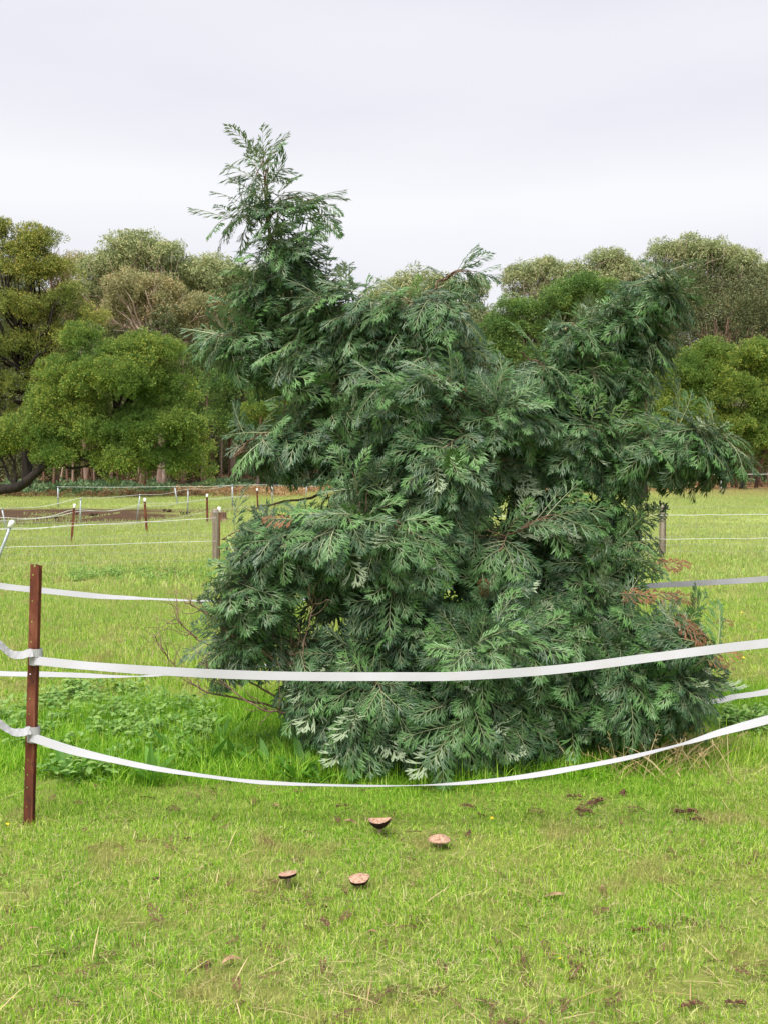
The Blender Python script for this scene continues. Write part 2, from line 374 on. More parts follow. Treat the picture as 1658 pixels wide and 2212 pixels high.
for y0, y1, dn, s0, s1, off, cnt in ((2.4, 7.5, 62, .8, 1.2, 0, 6), (7.5, 14, 20, .8, 1.3, 6, 4), (14, 30, 3.2, .8, 1.3, 10, 4), (30, 78, .9, 1.1, 1.8, 10, 4)):
    x, y = field(y0, y1, dn); keep = ~in_mud(x, y)
    thin = np.zeros(len(x), bool)
    if y0 < 14: thin = ~np.array([mn.fractal(Vector((a * 1.1, b_ * 1.1, 3.3)), .6, 2.1, 4) + rng.normal(0, .1) > -.42 for a, b_ in zip(x, y)])
    x, y, thin = x[keep], y[keep], thin[keep]
    X.append(x); Yv.append(y); Sc.append(rng.uniform(s0, s1, len(x))); I.append(np.where(thin & (rng.random(len(x)) < .8), 14 + rng.integers(0, 2, len(x)), off + rng.integers(0, cnt, len(x))))
X, Yv, Sc, I = map(np.concatenate, (X, Yv, Sc, I))
scatter('grass', np.stack([X, Yv, gz(X, Yv)], 1), up_rot(len(X)), np.stack([Sc, Sc, Sc * rng.uniform(.7, 1.3, len(Sc))], 1), near_p + mid_p + far_p + thatch_p, idx=I, kind='stuff',
        label='short yellow-green paddock grass with straw-coloured blades', category='grass')
# longer grass round the shrub and in the unmown strip on the left
pts = []
for cx, cy, rx, ry, n in ((-1.0, 6.2, 1.7, .85, 620), (0.35, 5.85, 1.2, .5, 230), (1.3, 5.9, .8, .5, 130), (0.5, 7.0, 1.8, .9, 200), (3.2, 7.2, 1.3, .5, 120), (-2.8, 17.2, .4, .4, 14)):
    a = rng.uniform(0, 6.283, n); d = np.sqrt(rng.random(n)); pts.append(np.stack([cx + rx * d * np.cos(a), cy + ry * d * np.sin(a)], 1))
pts = np.vstack(pts); n = len(pts)
scatter('tall_grass', np.column_stack([pts, gz(pts[:, 0], pts[:, 1])]), up_rot(n, .12), rng.uniform(.55, 1.15, n), lush_p, kind='stuff',
        label='long bright green grass growing round the foot of the shrub', category='grass')

# ------------------------------------------------------------------ background foliage sprays
def spray(name, mt, n, r, lw, ll, droop=0.0, spread=1.0, seed=0):
    """a spray of small leaves thrown out of one point, local Z outward"""
    g = np.random.default_rng(seed)
    d = nrm(np.stack([g.normal(0, spread, n), g.normal(0, spread, n), np.abs(g.normal(0.5, .6, n)) ], 1))
    rr = r * g.uniform(0.25, 1, n) ** 0.6; c = d * rr[:, None]; c[:, 2] *= 0.8
    ax = nrm(d + g.normal(0, .5, (n, 3)) - np.array([0, 0, droop])); sd = nrm(np.cross(ax, g.normal(0, 1, (n, 3))))
    l = ll * g.uniform(.6, 1.3, n)[:, None]; ww = lw * g.uniform(.7, 1.2, n)[:, None]
    V = np.stack([c, c + ax * l * .5 + sd * ww * .5, c + ax * l, c + ax * l * .5 - sd * ww * .5], 1).reshape(-1, 3)
    Q = np.arange(4 * n).reshape(-1, 4)
    tip = (np.clip((rr / r - .6) / .4, 0, 1) * (g.random(n) < .8))
    C = np.stack([g.random(n), tip, 0 * tip, 0 * tip + 1], 1); C = np.repeat(C[:, None], 4, 1).reshape(-1, 4)
    return proto(name, mesh_np(name, V, Q, [mt], col=C))
def sprays(mt, kind, k=4):
    if kind == 'wattle': return [spray('spray', mt, 140, .55, .06, .16, 0, .9, s) for s in range(k)]
    if kind == 'gum': return [spray('spray', mt, 120, .55, .052, .21, .7, 1.0, 50 + s) for s in range(k)]
    return [spray('spray', mt, 70, .55, .10, .22, .2, 1.0, 90 + s) for s in range(k)]
PR = {'wood': [spray('spray', M_under, 260, .55, .032, .085, .2, 1.0, 70 + s) for s in range(4)], 'wattle': sprays(M_wattle, 'wattle'), 'olive': sprays(M_wattle_olive, 'wattle'), 'gum': sprays(M_gum, 'gum'), 'brown': sprays(M_gum_brown, 'gum'),
      'deep': sprays(M_wattle_dark, 'wattle'), 'under': sprays(M_under, 'x'), 'bracken': sprays(M_bracken, 'x'), 'dry': sprays(M_drybracken, 'x')}
def sphere_dirs(n):
    d = rng.normal(0, 1, (n, 3)); return nrm(d)
def crown_points(ell, Y, sub_r, tuft, dens=1.0, depth=0.8, gap=0.25):
    """ell: crown outlines (photo px cx, cy, rx, ry). Each becomes a body of smaller lobes; the lobes carry sprays."""
    Pn, Dn, Sn, cores = [], [], [], []
    k = Y / F
    for e in ell:
        cx, cy, rx, ry = e[:4]; c = np.array(P(cx, cy, Y + (e[4] if len(e) > 4 else 0)))
        a, bz = rx * k, ry * k; ay = max(a, bz) * depth
        ns = max(3, int(2.6 * (a * bz + a * ay) / sub_r ** 2 * (.8 - .35 * gap)))
        d = sphere_dirs(ns); d[:, 1] = np.where(d[:, 1] > .3, -d[:, 1], d[:, 1]); 
        d[:, 2] = np.where((d[:, 2] < -.3) & (rng.random(ns) < .6), -d[:, 2], d[:, 2])
        sh = rng.uniform(.5, 1.0, ns) ** .5
        lc = c + d * np.array([max(a - sub_r * .6, .2), max(ay - sub_r * .6, .2), max(bz - sub_r * .5, .2)]) * sh[:, None]
        lr = sub_r * rng.uniform(.35, 1.3, ns)
        for q in range(ns):
            if rng.random() < gap * .3: continue
            cores.append((lc[q], lr[q]))
            m = max(6, int(dens * 15.0 * lr[q] ** 2 / tuft ** 2)); dd = sphere_dirs(m)
            dd[:, 2] = np.where(dd[:, 2] < -.15, np.abs(dd[:, 2]) * rng.choice([1, 1, -.6], m), dd[:, 2])
            dd[:, 1] = np.where(dd[:, 1] > .2, -dd[:, 1], dd[:, 1]); dd = nrm(dd)
            Pn.append(lc[q] + dd * np.array([1, 1, .7]) * lr[q] * rng.uniform(.35, 1.22, m)[:, None])
            Dn.append(nrm(dd * .8 + np.array([0, -.1, .5]) + rng.normal(0, .5, (m, 3)))); Sn.append(tuft * rng.uniform(.5, 1.45, m))
    return np.vstack(Pn), np.vstack(Dn), np.concatenate(Sn), cores
def spray_rot(D):
    # local Z outward
    n = len(D); X = np.cross(D, rng.normal(0, 1, (n, 3))); return eul(X, D)
def limb_path(a, b, n=7, wob=0.06, rise=0.12):
    a, b = np.array(a), np.array(b); ln = np.linalg.norm(b - a); t_ = np.linspace(0, 1, n)[:, None]
    p = a + (b - a) * t_; p[:, 2] += (np.sin(t_[:, 0] * math.pi) * -rise * ln * .5)
    p[1:-1] += rng.normal(0, wob * ln * .4, (n - 2, 3)); return p
def tree(name, label, Y, base_px, ell, kind, bark_m, sub_r=1.3, tuft=.8, dens=1., trunk_r=.3, fork=None, nlimb=10, group=None, cat='tree', gap=.25, lean=None, trunk_pts=None):
    bx = (base_px - 829) / F * Y
    root = thing(name, label, cat, (bx, Y, 0), group)
    Pn, Dn, Sn, cores = crown_points(ell, Y, sub_r, tuft, dens, gap=gap)
    scatter('crown', Pn, spray_rot(Dn), Sn, PR[kind], root, kind='stuff')
    cc = np.mean([c for c, r in cores], 0)
    mb = MB()
    if trunk_pts is not None: tp = np.array([P(*q) for q in trunk_pts])
    else:
        fz = fork if fork else max(cc[2] * .45, 1.5)
        tp = np.array([[bx, Y, -.1], [bx + rng.normal(0, .15), Y, fz * .5], [bx * .7 + cc[0] * .3, Y, fz], [bx * .4 + cc[0] * .6, Y, (fz + cc[2]) / 2]])
    tp = catmull(tp, 14); mb.tube(tp, np.linspace(trunk_r, trunk_r * .45, 14), 8)
    root_pts = tp[5:]
    for q in rng.permutation(len(cores))[:nlimb]:
        c, r = cores[q]; d = np.linalg.norm(root_pts - c, axis=1) + 0.4 * np.maximum(root_pts[:, 2] - c[2], 0) * 2
        s = root_pts[int(np.argmin(d + rng.uniform(0, 1.5, len(d))))]; lp = catmull(limb_path(s, c), 12)
        if 'gum' in name or kind in ('olive', 'gum', 'brown'): c = c - np.array([0, r * 1.1, 0]); lp = catmull(limb_path(s - np.array([0, r * .8, 0]), c, 7, .12), 12)
        mb.tube(lp, np.linspace(trunk_r * .38, trunk_r * .06, 12), 5)
        for z in range(3):
            e = lp[rng.integers(5, 11)]; f = c + sphere_dirs(1)[0] * r * .9; mb.tube(limb_path(e, f, 5), np.linspace(trunk_r * .1, trunk_r * .03, 5), 4)
    rel(ob('trunk', mb.mesh('trunk', bark_m, True)), root)
    return root

tree('round_wattle', 'low broad bright green wattle with rounded crown and leaning dark trunk at paddock edge', 57, -30,
     [(185, 745, 48, 34), (150, 805, 48, 42), (275, 762, 70, 34), (345, 785, 58, 40), (250, 840, 130, 66), (370, 860, 66, 62), (412, 945, 50, 58),
      (330, 940, 110, 62), (215, 930, 100, 66), (105, 890, 62, 60), (85, 955, 66, 46), (160, 985, 80, 34), (300, 1000, 110, 24), (420, 1005, 36, 20), (20, 960, 60, 50)],
     'wattle', M_trunkd, 1.05, .62, 1.0, .33, nlimb=26, trunk_pts=[(-30, 1078, 57), (-5, 1058, 56.5), (40, 1052, 56), (80, 1020, 56), (150, 960, 56.5), (250, 900, 57)])
tree('olive_wattle', 'tall open olive-green wattle with dark branches at the far left', 66, 60,
     [(-15, 512, 52, 34), (15, 505, 36, 26), (80, 532, 42, 30), (50, 560, 60, 34), (30, 600, 80, 40), (120, 600, 50, 30), (165, 655, 64, 30), (60, 680, 90, 45), (190, 700, 40, 24), (20, 770, 95, 50), (130, 745, 60, 34), (0, 850, 80, 60), (60, 930, 60, 50), (100, 830, 50, 40)],
     'olive', M_trunkd, 1.15, .75, .75, .38, nlimb=34, gap=.45)
tree('gum_tree', 'tallest domed grey-green gum tree behind the round wattle', 88, 310,
     [(310, 545, 62, 42), (355, 575, 80, 46), (400, 620, 74, 44), (250, 600, 60, 50), (205, 640, 54, 40), (340, 640, 90, 40)], 'gum', M_trunkg, 1.9, 1.15, .95, .45, nlimb=22)
tree('gum_tree', 'brownish gum tree with bare pink upright limbs above the round wattle', 80, 350,
     [(300, 640, 70, 32), (375, 650, 90, 34), (445, 680, 60, 40), (340, 690, 74, 30), (420, 720, 66, 30), (270, 690, 44, 34)], 'brown', M_trunkg, 1.5, 1.0, .8, .42, fork=7.5, nlimb=24, gap=.6)
tree('gum_tree', 'smaller grey-green gum tree between the olive wattle and the domed gum', 95, 190,
     [(180, 600, 50, 36), (150, 650, 50, 40), (220, 680, 50, 40)], 'brown', M_trunkg, 1.7, 1.15, .8, .3, nlimb=12, gap=.5)
tree('gum_tree', 'gum tree half hidden behind the left edge of the grevillea', 90, 500,
     [(455, 600, 55, 42), (520, 620, 60, 44), (480, 660, 70, 44), (560, 690, 60, 50), (620, 650, 60, 50)], 'gum', M_trunkg, 1.7, 1.15, .85, .36, nlimb=16)
tree('gum_tree', 'rounded gum tree showing over the middle dip of the grevillea', 112, 900,
     [(880, 630, 56, 32), (960, 640, 60, 36), (1010, 640, 50, 36), (1000, 700, 60, 44), (850, 680, 90, 50), (930, 720, 80, 50)], 'gum', M_trunkg, 2.2, 1.4, .85, .4, nlimb=18)
tree('gum_tree', 'row-end gum tree with small tufted tops right of the sky gap', 112, 1190,
     [(1130, 612, 40, 24), (1185, 594, 36, 20), (1245, 596, 44, 26), (1300, 580, 44, 24), (1345, 600, 50, 28), (1170, 640, 60, 30), (1290, 625, 70, 30), (1100, 650, 40, 24)], 'gum', M_trunkg, 1.9, 1.3, .9, .4, nlimb=22, gap=.4)
tree('dark_wattle', 'deep green flat-layered wattle below the tufted gum tops', 96, 1180,
     [(1265, 640, 84, 26), (1200, 668, 80, 24), (1120, 672, 56, 24), (1090, 715, 56, 30), (1160, 722, 56, 24), (1300, 690, 60, 26), (1080, 765, 50, 28), (1150, 790, 60, 30), (1240, 740, 60, 30)], 'deep', M_trunkd, 1.5, 1.0, .95, .36, nlimb=26, gap=.5)
tree('gum_tree', 'largest grey-green gum tree on the right with pale forked limbs', 116, 1500,
     [(1450, 560, 60, 30), (1420, 585, 44, 26), (1520, 565, 66, 32), (1590, 590, 60, 34), (1650, 610, 50, 40), (1470, 610, 66, 30), (1560, 640, 70, 34), (1640, 680, 60, 44), (1400, 640, 44, 30), (1600, 730, 60, 30)], 'gum', M_trunkg, 2.1, 1.35, .9, .5, nlimb=34, gap=.45)
tree('right_wattle', 'bright green rounded wattle on the right behind the grevillea arm', 75, 1600,
     [(1540, 785, 60, 38), (1610, 785, 60, 36), (1465, 830, 60, 44), (1660, 810, 50, 44), (1550, 850, 90, 50), (1640, 880, 60, 56), (1475, 900, 64, 56), (1560, 930, 90, 50), (1640, 950, 56, 44), (1420, 900, 40, 60)],
     'wattle', M_trunkd, 1.2, .75, 1.05, .2, nlimb=20)
tree('paddock_tree', 'dark tree standing in the paddock behind the right half of the grevillea', 52, 1385,
     [(1385, 930, 60, 50), (1340, 900, 60, 44), (1300, 960, 60, 44)], 'deep', M_trunkd, 1.1, .7, .9, .35, nlimb=10)
tree('young_wattle', 'small yellow-green wattle at the forest edge beside the grevillea', 74, 600,
     [(590, 855, 44, 22), (570, 890, 60, 26), (620, 870, 30, 24)], 'wattle', M_trunkd, .9, .6, 1., .12, nlimb=8)
tree('dark_wattle', 'dark green understorey wattle left of the young wattle', 78, 515,
     [(500, 850, 50, 44), (550, 920, 70, 36), (480, 920, 44, 40), (610, 930, 60, 40)], 'deep', M_trunkd, 1.3, .85, .8, .2, nlimb=14, gap=.6)
tree('dark_wattle', 'dark green wattle showing through the gap in the middle of the grevillea', 80, 760,
     [(740, 960, 60, 44), (800, 900, 70, 50), (700, 900, 60, 50)], 'deep', M_trunkd, 1.3, .85, .8, .2, nlimb=10)

# bare trees
def bare_tree(name, label, px, py0, Y, height_px, spread_px, m, n=26, r0=.09, seed=3):
    g = np.random.default_rng(seed); b0 = P(px, py0, Y); root = thing(name, label, 'tree', (b0.x, Y, 0)); k = Y / F
    H = height_px * k; S = spread_px * k; mb = MB(); base = np.array([b0.x, Y, 0]); fork = np.array(b0)
    mb.tube(catmull([base - [0, 0, .1], (base + fork) / 2 + [.1, 0, 0], fork], 8), np.linspace(r0 * 1.7, r0, 8), 7)
    for i in range(n):
        a = g.normal(0, .5); tip = fork + np.array([math.sin(a) * S * g.uniform(.6, 1), g.normal(0, S * .4), math.cos(a) * H * g.uniform(.6, 1)])
        lp = catmull(limb_path(fork, tip, 6, .1, .25), 14); mb.tube(lp, np.linspace(r0 * .5, r0 * .1, 14), 5)
        for z in range(9):
            q = lp[g.integers(4, 13)]; d = nrm((tip - fork) + g.normal(0, H * .35, 3)); e = q + d * H * g.uniform(.1, .3)
            mb.tube(limb_path(q, e, 5, .15), np.linspace(r0 * .16, r0 * .06, 5), 4)
    rel(ob('trunk', mb.mesh('trunk', m, True)), root)
bare_tree('bare_tree', 'leafless dark tree poking above the olive wattle against the sky', 118, 640, 68, 120, 70, M_trunkr, 16, .10, 3)
bare_tree('bare_tree', 'leafless reddish brown tree fanning out above the right wattle', 1560, 800, 92, 120, 110, M_trunkr, 24, .12, 5)

# slender trees of the forest edge
g = np.random.default_rng(11)
xs = np.concatenate([np.linspace(95, 690, 46) + g.normal(0, 6, 46), np.linspace(1545, 1690, 10) + g.normal(0, 5, 10)])
for q, px in enumerate(xs):
    Y = g.uniform(76, 100); bx = (px - 829) / F * Y; h = g.uniform(8, 13) if q < 46 else g.uniform(5, 7)
    r_ = g.uniform(.06, .17)
    tone = 'pale pinkish' if q % 3 == 2 else 'dark brown'
    lab = (f'slender tree with {tone} trunk in the close forest-edge row behind the left paddock' if q < 46 else
           f'slender tree with {tone} trunk at the forest edge beyond the far right paddock' if q < 56 else 'slender forest tree hidden behind the grevillea')
    root = thing('slender_tree', lab, 'tree', (bx, Y, 0), f'slender {tone} trees at the forest edge' if q < 46 else f'slender {tone} trees on the right' if q < 56 else 'slender trees behind the grevillea')
    mb = MB(); lx = g.normal(0, .7)
    tp = catmull([[bx, Y, -.1], [bx + lx * .3 + g.normal(0, .15), Y, h * .35], [bx + lx * .6 + g.normal(0, .2), Y, h * .7], [bx + lx, Y, h]], 12)
    mb.tube(tp, np.linspace(r_, r_ * .35, 12), 6)
    for z in range(8):
        s = tp[g.integers(2, 11)]; e = s + np.array([g.normal(0, 1.), g.normal(0, .6), g.uniform(.3, 1.6)]); mb.tube(limb_path(s, e, 5, .1), np.linspace(r_ * .25, r_ * .08, 5), 4)
    rel(ob('trunk', mb.mesh('trunk', (M_trunkr, M_trunkr, M_trunkg)[q % 3], True)), root)
    m_ = 46; d = sphere_dirs(m_); c = tp[g.integers(6, 12, m_)] + d * g.uniform(.4, 1.7, (m_, 1))
    scatter('crown', c, spray_rot(nrm(d + [0, 0, .4])), g.uniform(.8, 1.4, m_), PR['under'] if q % 3 else PR['deep'], root, kind='stuff')

# the wood behind: one mass
n = 8000
px = rng.uniform(-160, 1850, n); Y = rng.uniform(104, 132, n)
top = np.interp(px, [-160, 0, 150, 260, 420, 560, 700, 850, 1020, 1040, 1075, 1110, 1200, 1350, 1480, 1850], [560, 560, 620, 570, 600, 640, 650, 660, 650, 665, 670, 640, 620, 600, 570, 570]) + 30
py = top + (1020 - top) * rng.uniform(0, 1, n) ** .9 + rng.normal(0, 6, n)
pw = np.array([P(a, b_, c) for a, b_, c in zip(px, py, Y)])
D = nrm(np.stack([rng.normal(0, .6, n), -np.abs(rng.normal(.6, .3, n)), rng.normal(.5, .4, n)], 1))
scatter('forest', pw, spray_rot(D), rng.uniform(2.2, 3.8, n), PR['wood'], kind='stuff', label='dark shaded wood closing the view behind the edge trees', category='forest')

px = rng.uniform(-160, 1850, 1500); Y = rng.uniform(101, 105, 1500)
pw = np.stack([(px - 829) / F * Y, Y, rng.uniform(.2, 5, 1500)], 1)
scatter('forest_undergrowth', pw, spray_rot(nrm(rng.normal(0, .5, (1500, 3)) + [0, -.6, .5])), rng.uniform(1.4, 2.6, 1500), PR['wood'], kind='stuff', label='shaded scrub filling the foot of the wood', category='undergrowth')

# bracken and dry bracken at the forest foot
def band(n, x0, x1, ya, yb, jit=1.):
    px = rng.uniform(x0, x1, n); Y = rng.uniform(ya, yb, n); x = (px - 829) / F * Y; return np.stack([x, Y, 0.05 + 0 * x], 1)
pb = np.vstack([band(520, 20, 360, 61, 76), band(420, 330, 700, 74, 86), band(160, 1500, 1760, 98, 115), band(200, 700, 1500, 84, 100)]); n = len(pb)
sz = rng.uniform(.9, 1.7, n) * (.7 + .3 * np.sin(pb[:, 0] * .9))
scatter('bracken', pb, spray_rot(nrm(rng.normal(0, .35, (n, 3)) + [0, -.2, 1])), sz, PR['bracken'], kind='stuff', label='grey-green bracken fern along the foot of the forest', category='bracken')
pb = np.vstack([band(620, -60, 660, 56, 72), band(200, 300, 760, 66, 76), band(160, 1380, 1760, 92, 104)]); n = len(pb)
scatter('dry_bracken', pb, spray_rot(nrm(rng.normal(0, .5, (n, 3)) + [0, 0, 1])), rng.uniform(.25, .75, n), PR['dry'], kind='stuff', label='rusty dry bracken and litter between the paddock and the forest', category='bracken')

# ------------------------------------------------------------------ grevillea leaf
def frond(seed, curl=0.25, pairs=10, fold=.25):
    g = np.random.default_rng(seed); V = []; Fq = []; Ft = []; C = []
    def z(x): return -curl * x * x + .05 * x
    bend = g.normal(0, .06)
    def rach(x): return np.array([x, bend * x * x, z(x)])
    def lobe(o, d, l, w, up):
        s = nrm(np.cross(up, d)); b = len(V); dn = -up * l * .12
        for p, c in ((o, .35), (o + d * l * .45 + s * w * .5, 0), (o + d * l * .45 - s * w * .5, 0), (o + d * l + dn, 0), (o + d * l * .5 - up * w * fold, .18)):
            V.append(p); C.append((c, 0, 0, 1))
        Ft.extend([(b, b + 4, b + 1), (b + 1, b + 4, b + 3), (b, b + 2, b + 4), (b + 2, b + 3, b + 4)])
    prev = None
    xs = np.linspace(0, 1, 9)                                                 # the midrib
    for i, x in enumerate(xs):
        p = rach(x); r_ = .011 * (1 - .75 * x); b = len(V)
        for q in range(3):
            a = q * 2.094; V.append(p + np.array([0, math.cos(a) * r_, math.sin(a) * r_])); C.append((1, 0, 0, 1))
        if i:
            for q in range(3): Fq.append((b - 3 + q, b - 3 + (q + 1) % 3, b + (q + 1) % 3, b + q))
    for k in range(pairs):
        u = k / (pairs - 1); x = .14 + .82 * u; o = rach(x); ln = .49 * (math.sin(math.pi * (.22 + .70 * u)) ** .8) * g.uniform(.85, 1.12)
        for s in (-1, 1):
            if g.random() < .04: continue
            a = R(52 - 26 * u + g.normal(0, 6)); up = nrm(np.array([2 * curl * x, s * -.12 + g.normal(0, .12), 1.0]))
            d = nrm(np.array([math.cos(a), s * math.sin(a), -.30 - curl * x + g.normal(0, .12)]))
            w = .054 * g.uniform(.85, 1.25); lobe(o, d, ln, w, up)
            sd = nrm(np.cross(up, d))
            for f, sg, ll in ((.34, 1, .50), (.40, -1, .52), (.62, 1, .34)):
                if ln * ll < .06 or g.random() < .1: continue
                dd = nrm(d + sd * sg * g.uniform(.32, .55)); lobe(o + d * ln * f, dd, ln * ll * g.uniform(.85, 1.15), w * .85, up)
    lobe(rach(1), nrm(rach(1) - rach(.9)), .16, .05, np.array([.2, 0, 1.]))
    return np.array(V), Fq, Ft, C
fr_me = []
for s, (cu, pr) in enumerate(((.10, 6), (.30, 7), (.50, 7), (.20, 6), (.65, 7), (.40, 6))):
    V, Fq, Ft, C = frond(100 + s, cu, pr); fr_me.append(mesh_np('leaf', V, [Fq, Ft], [M_leaf], col=C))
fr_p = [proto('leaf_shape', me) for me in fr_me]
def with_mat(me, m): c = me.copy(); c.materials[0] = m; return c
dry_me = [with_mat(fr_me[i], M_leaf_dry) for i in (0, 3, 2)]
new_me = [with_mat(fr_me[i], M_leaf_new) for i in (0, 1)]

# ------------------------------------------------------------------ the grevillea
base = P(985, 1650, 6.75); base.z = 0
shrub = thing('grevillea_shrub', 'big dense green grevillea with fern-like drooping leaves inside the white tape enclosure', 'shrub', base)
LIMBS = [
 [(960, 1655, 6.75, .055), (930, 1400, 6.7, .046), (870, 1180, 6.6, .04), (790, 1000, 6.6, .034), (700, 820, 6.6, .028), (625, 650, 6.6, .019), (588, 540, 6.6, .013), (578, 440, 6.6, .008), (567, 320, 6.6, .003)],
 [(700, 820, 6.6, .018), (700, 700, 6.5, .014), (770, 668, 6.35, .012), (890, 662, 6.25, .009), (960, 605, 6.25, .006), (1035, 562, 6.25, .003)],
 [(700, 820, 6.6, .014), (620, 765, 6.5, .011), (540, 738, 6.4, .008), (480, 732, 6.4, .006), (425, 752, 6.35, .003)],
 [(930, 1400, 6.7, .035), (960, 1150, 6.5, .03), (960, 950, 6.4, .02), (900, 800, 6.4, .012), (870, 700, 6.4, .006)],
 [(985, 1655, 6.75, .06), (1080, 1350, 6.7, .05), (1100, 1130, 6.7, .044), (1160, 1000, 6.7, .036), (1250, 870, 6.7, .028), (1310, 780, 6.7, .02), (1380, 690, 6.6, .013), (1415, 630, 6.5, .008), (1445, 585, 6.5, .003)],
 [(1130, 1065, 6.7, .02), (1250, 1000, 6.5, .015), (1370, 945, 6.3, .011), (1500, 935, 6.2, .007), (1595, 955, 6.15, .003)],
 [(900, 1080, 6.6, .018), (800, 970, 6.5, .014), (700, 962, 6.3, .010), (610, 935, 6.2, .007), (550, 945, 6.1, .005), (505, 985, 6.1, .003)],
 [(930, 1130, 6.6, .02), (850, 1045, 6.4, .016), (781, 1026, 6.3, .013), (700, 1065, 6.2, .009), (600, 1086, 6.1, .006), (535, 1100, 6.0, .003)],
 [(930, 1400, 6.7, .025), (800, 1250, 6.4, .018), (690, 1210, 6.0, .013), (560, 1180, 5.9, .008), (480, 1165, 5.9, .003)],
 [(930, 1420, 6.7, .022), (750, 1290, 6.2, .015), (600, 1275, 5.9, .009), (470, 1295, 5.8, .003)],
 [(940, 1500, 6.7, .02), (780, 1400, 6.1, .013), (620, 1385, 5.8, .008), (470, 1400, 5.7, .003)],
 [(960, 1600, 6.7, .02), (900, 1450, 6.2, .014), (850, 1400, 5.8, .01), (800, 1480, 5.6, .004)],
 [(960, 1600, 6.7, .02), (1000, 1400, 6.1, .014), (1030, 1390, 5.7, .01), (1000, 1540, 5.5, .004)],
 [(985, 1600, 6.75, .03), (1150, 1400, 6.3, .02), (1280, 1330, 6.0, .014), (1400, 1340, 5.9, .008), (1510, 1370, 5.9, .003)],
 [(985, 1620, 6.75, .025), (1200, 1500, 6.2, .016), (1350, 1450, 5.9, .010), (1480, 1500, 5.8, .004)],
 [(1100, 1130, 6.7, .022), (1250, 1100, 6.5, .014), (1350, 1130, 6.3, .008), (1400, 1190, 6.3, .003)],
 [(960, 1150, 6.5, .02), (1000, 1050, 6.1, .014), (1050, 920, 6.0, .009), (1100, 860, 5.95, .004)],
 [(960, 1200, 6.5, .02), (850, 1150, 6.0, .012), (780, 1110, 5.75, .004)],
 [(1080, 1350, 6.7, .02), (1050, 1200, 6.1, .012), (1110, 1150, 5.85, .004)],
 [(1250, 870, 6.7, .012), (1180, 800, 6.5, .008), (1120, 760, 6.45, .003)],
 [(1240, 1345, 6.0, .010), (1300, 1292, 5.92, .007), (1400, 1286, 5.86, .005), (1482, 1293, 5.84, .002)],
 [(1280, 1260, 6.2, .010), (1350, 1234, 6.06, .006), (1440, 1212, 6.0, .002)], [(1440, 1390, 5.8, .006), (1500, 1360, 5.6, .004), (1560, 1420, 5.55, .002)],
 [(1310, 780, 6.7, .01), (1250, 710, 6.6, .007), (1190, 725, 6.5, .003)],
]
skel = []
for i, l in enumerate(LIMBS):
    q = np.array([[*P(a, b_, c), r_] for a, b_, c, r_ in l]); n = 6 * len(l); s = catmull(q, n)
    s[1:-1, :3] += rng.normal(0, .008, (n - 2, 3)); skel.append(s)
    mb = MB(); mb.tube(s[:, :3], np.maximum(s[:, 3], .0025), 8)
    rel(ob('trunk' if i in (0, 4) else 'limb', mb.mesh('limb', M_stem, True)), shrub)
SK = np.vstack(skel)
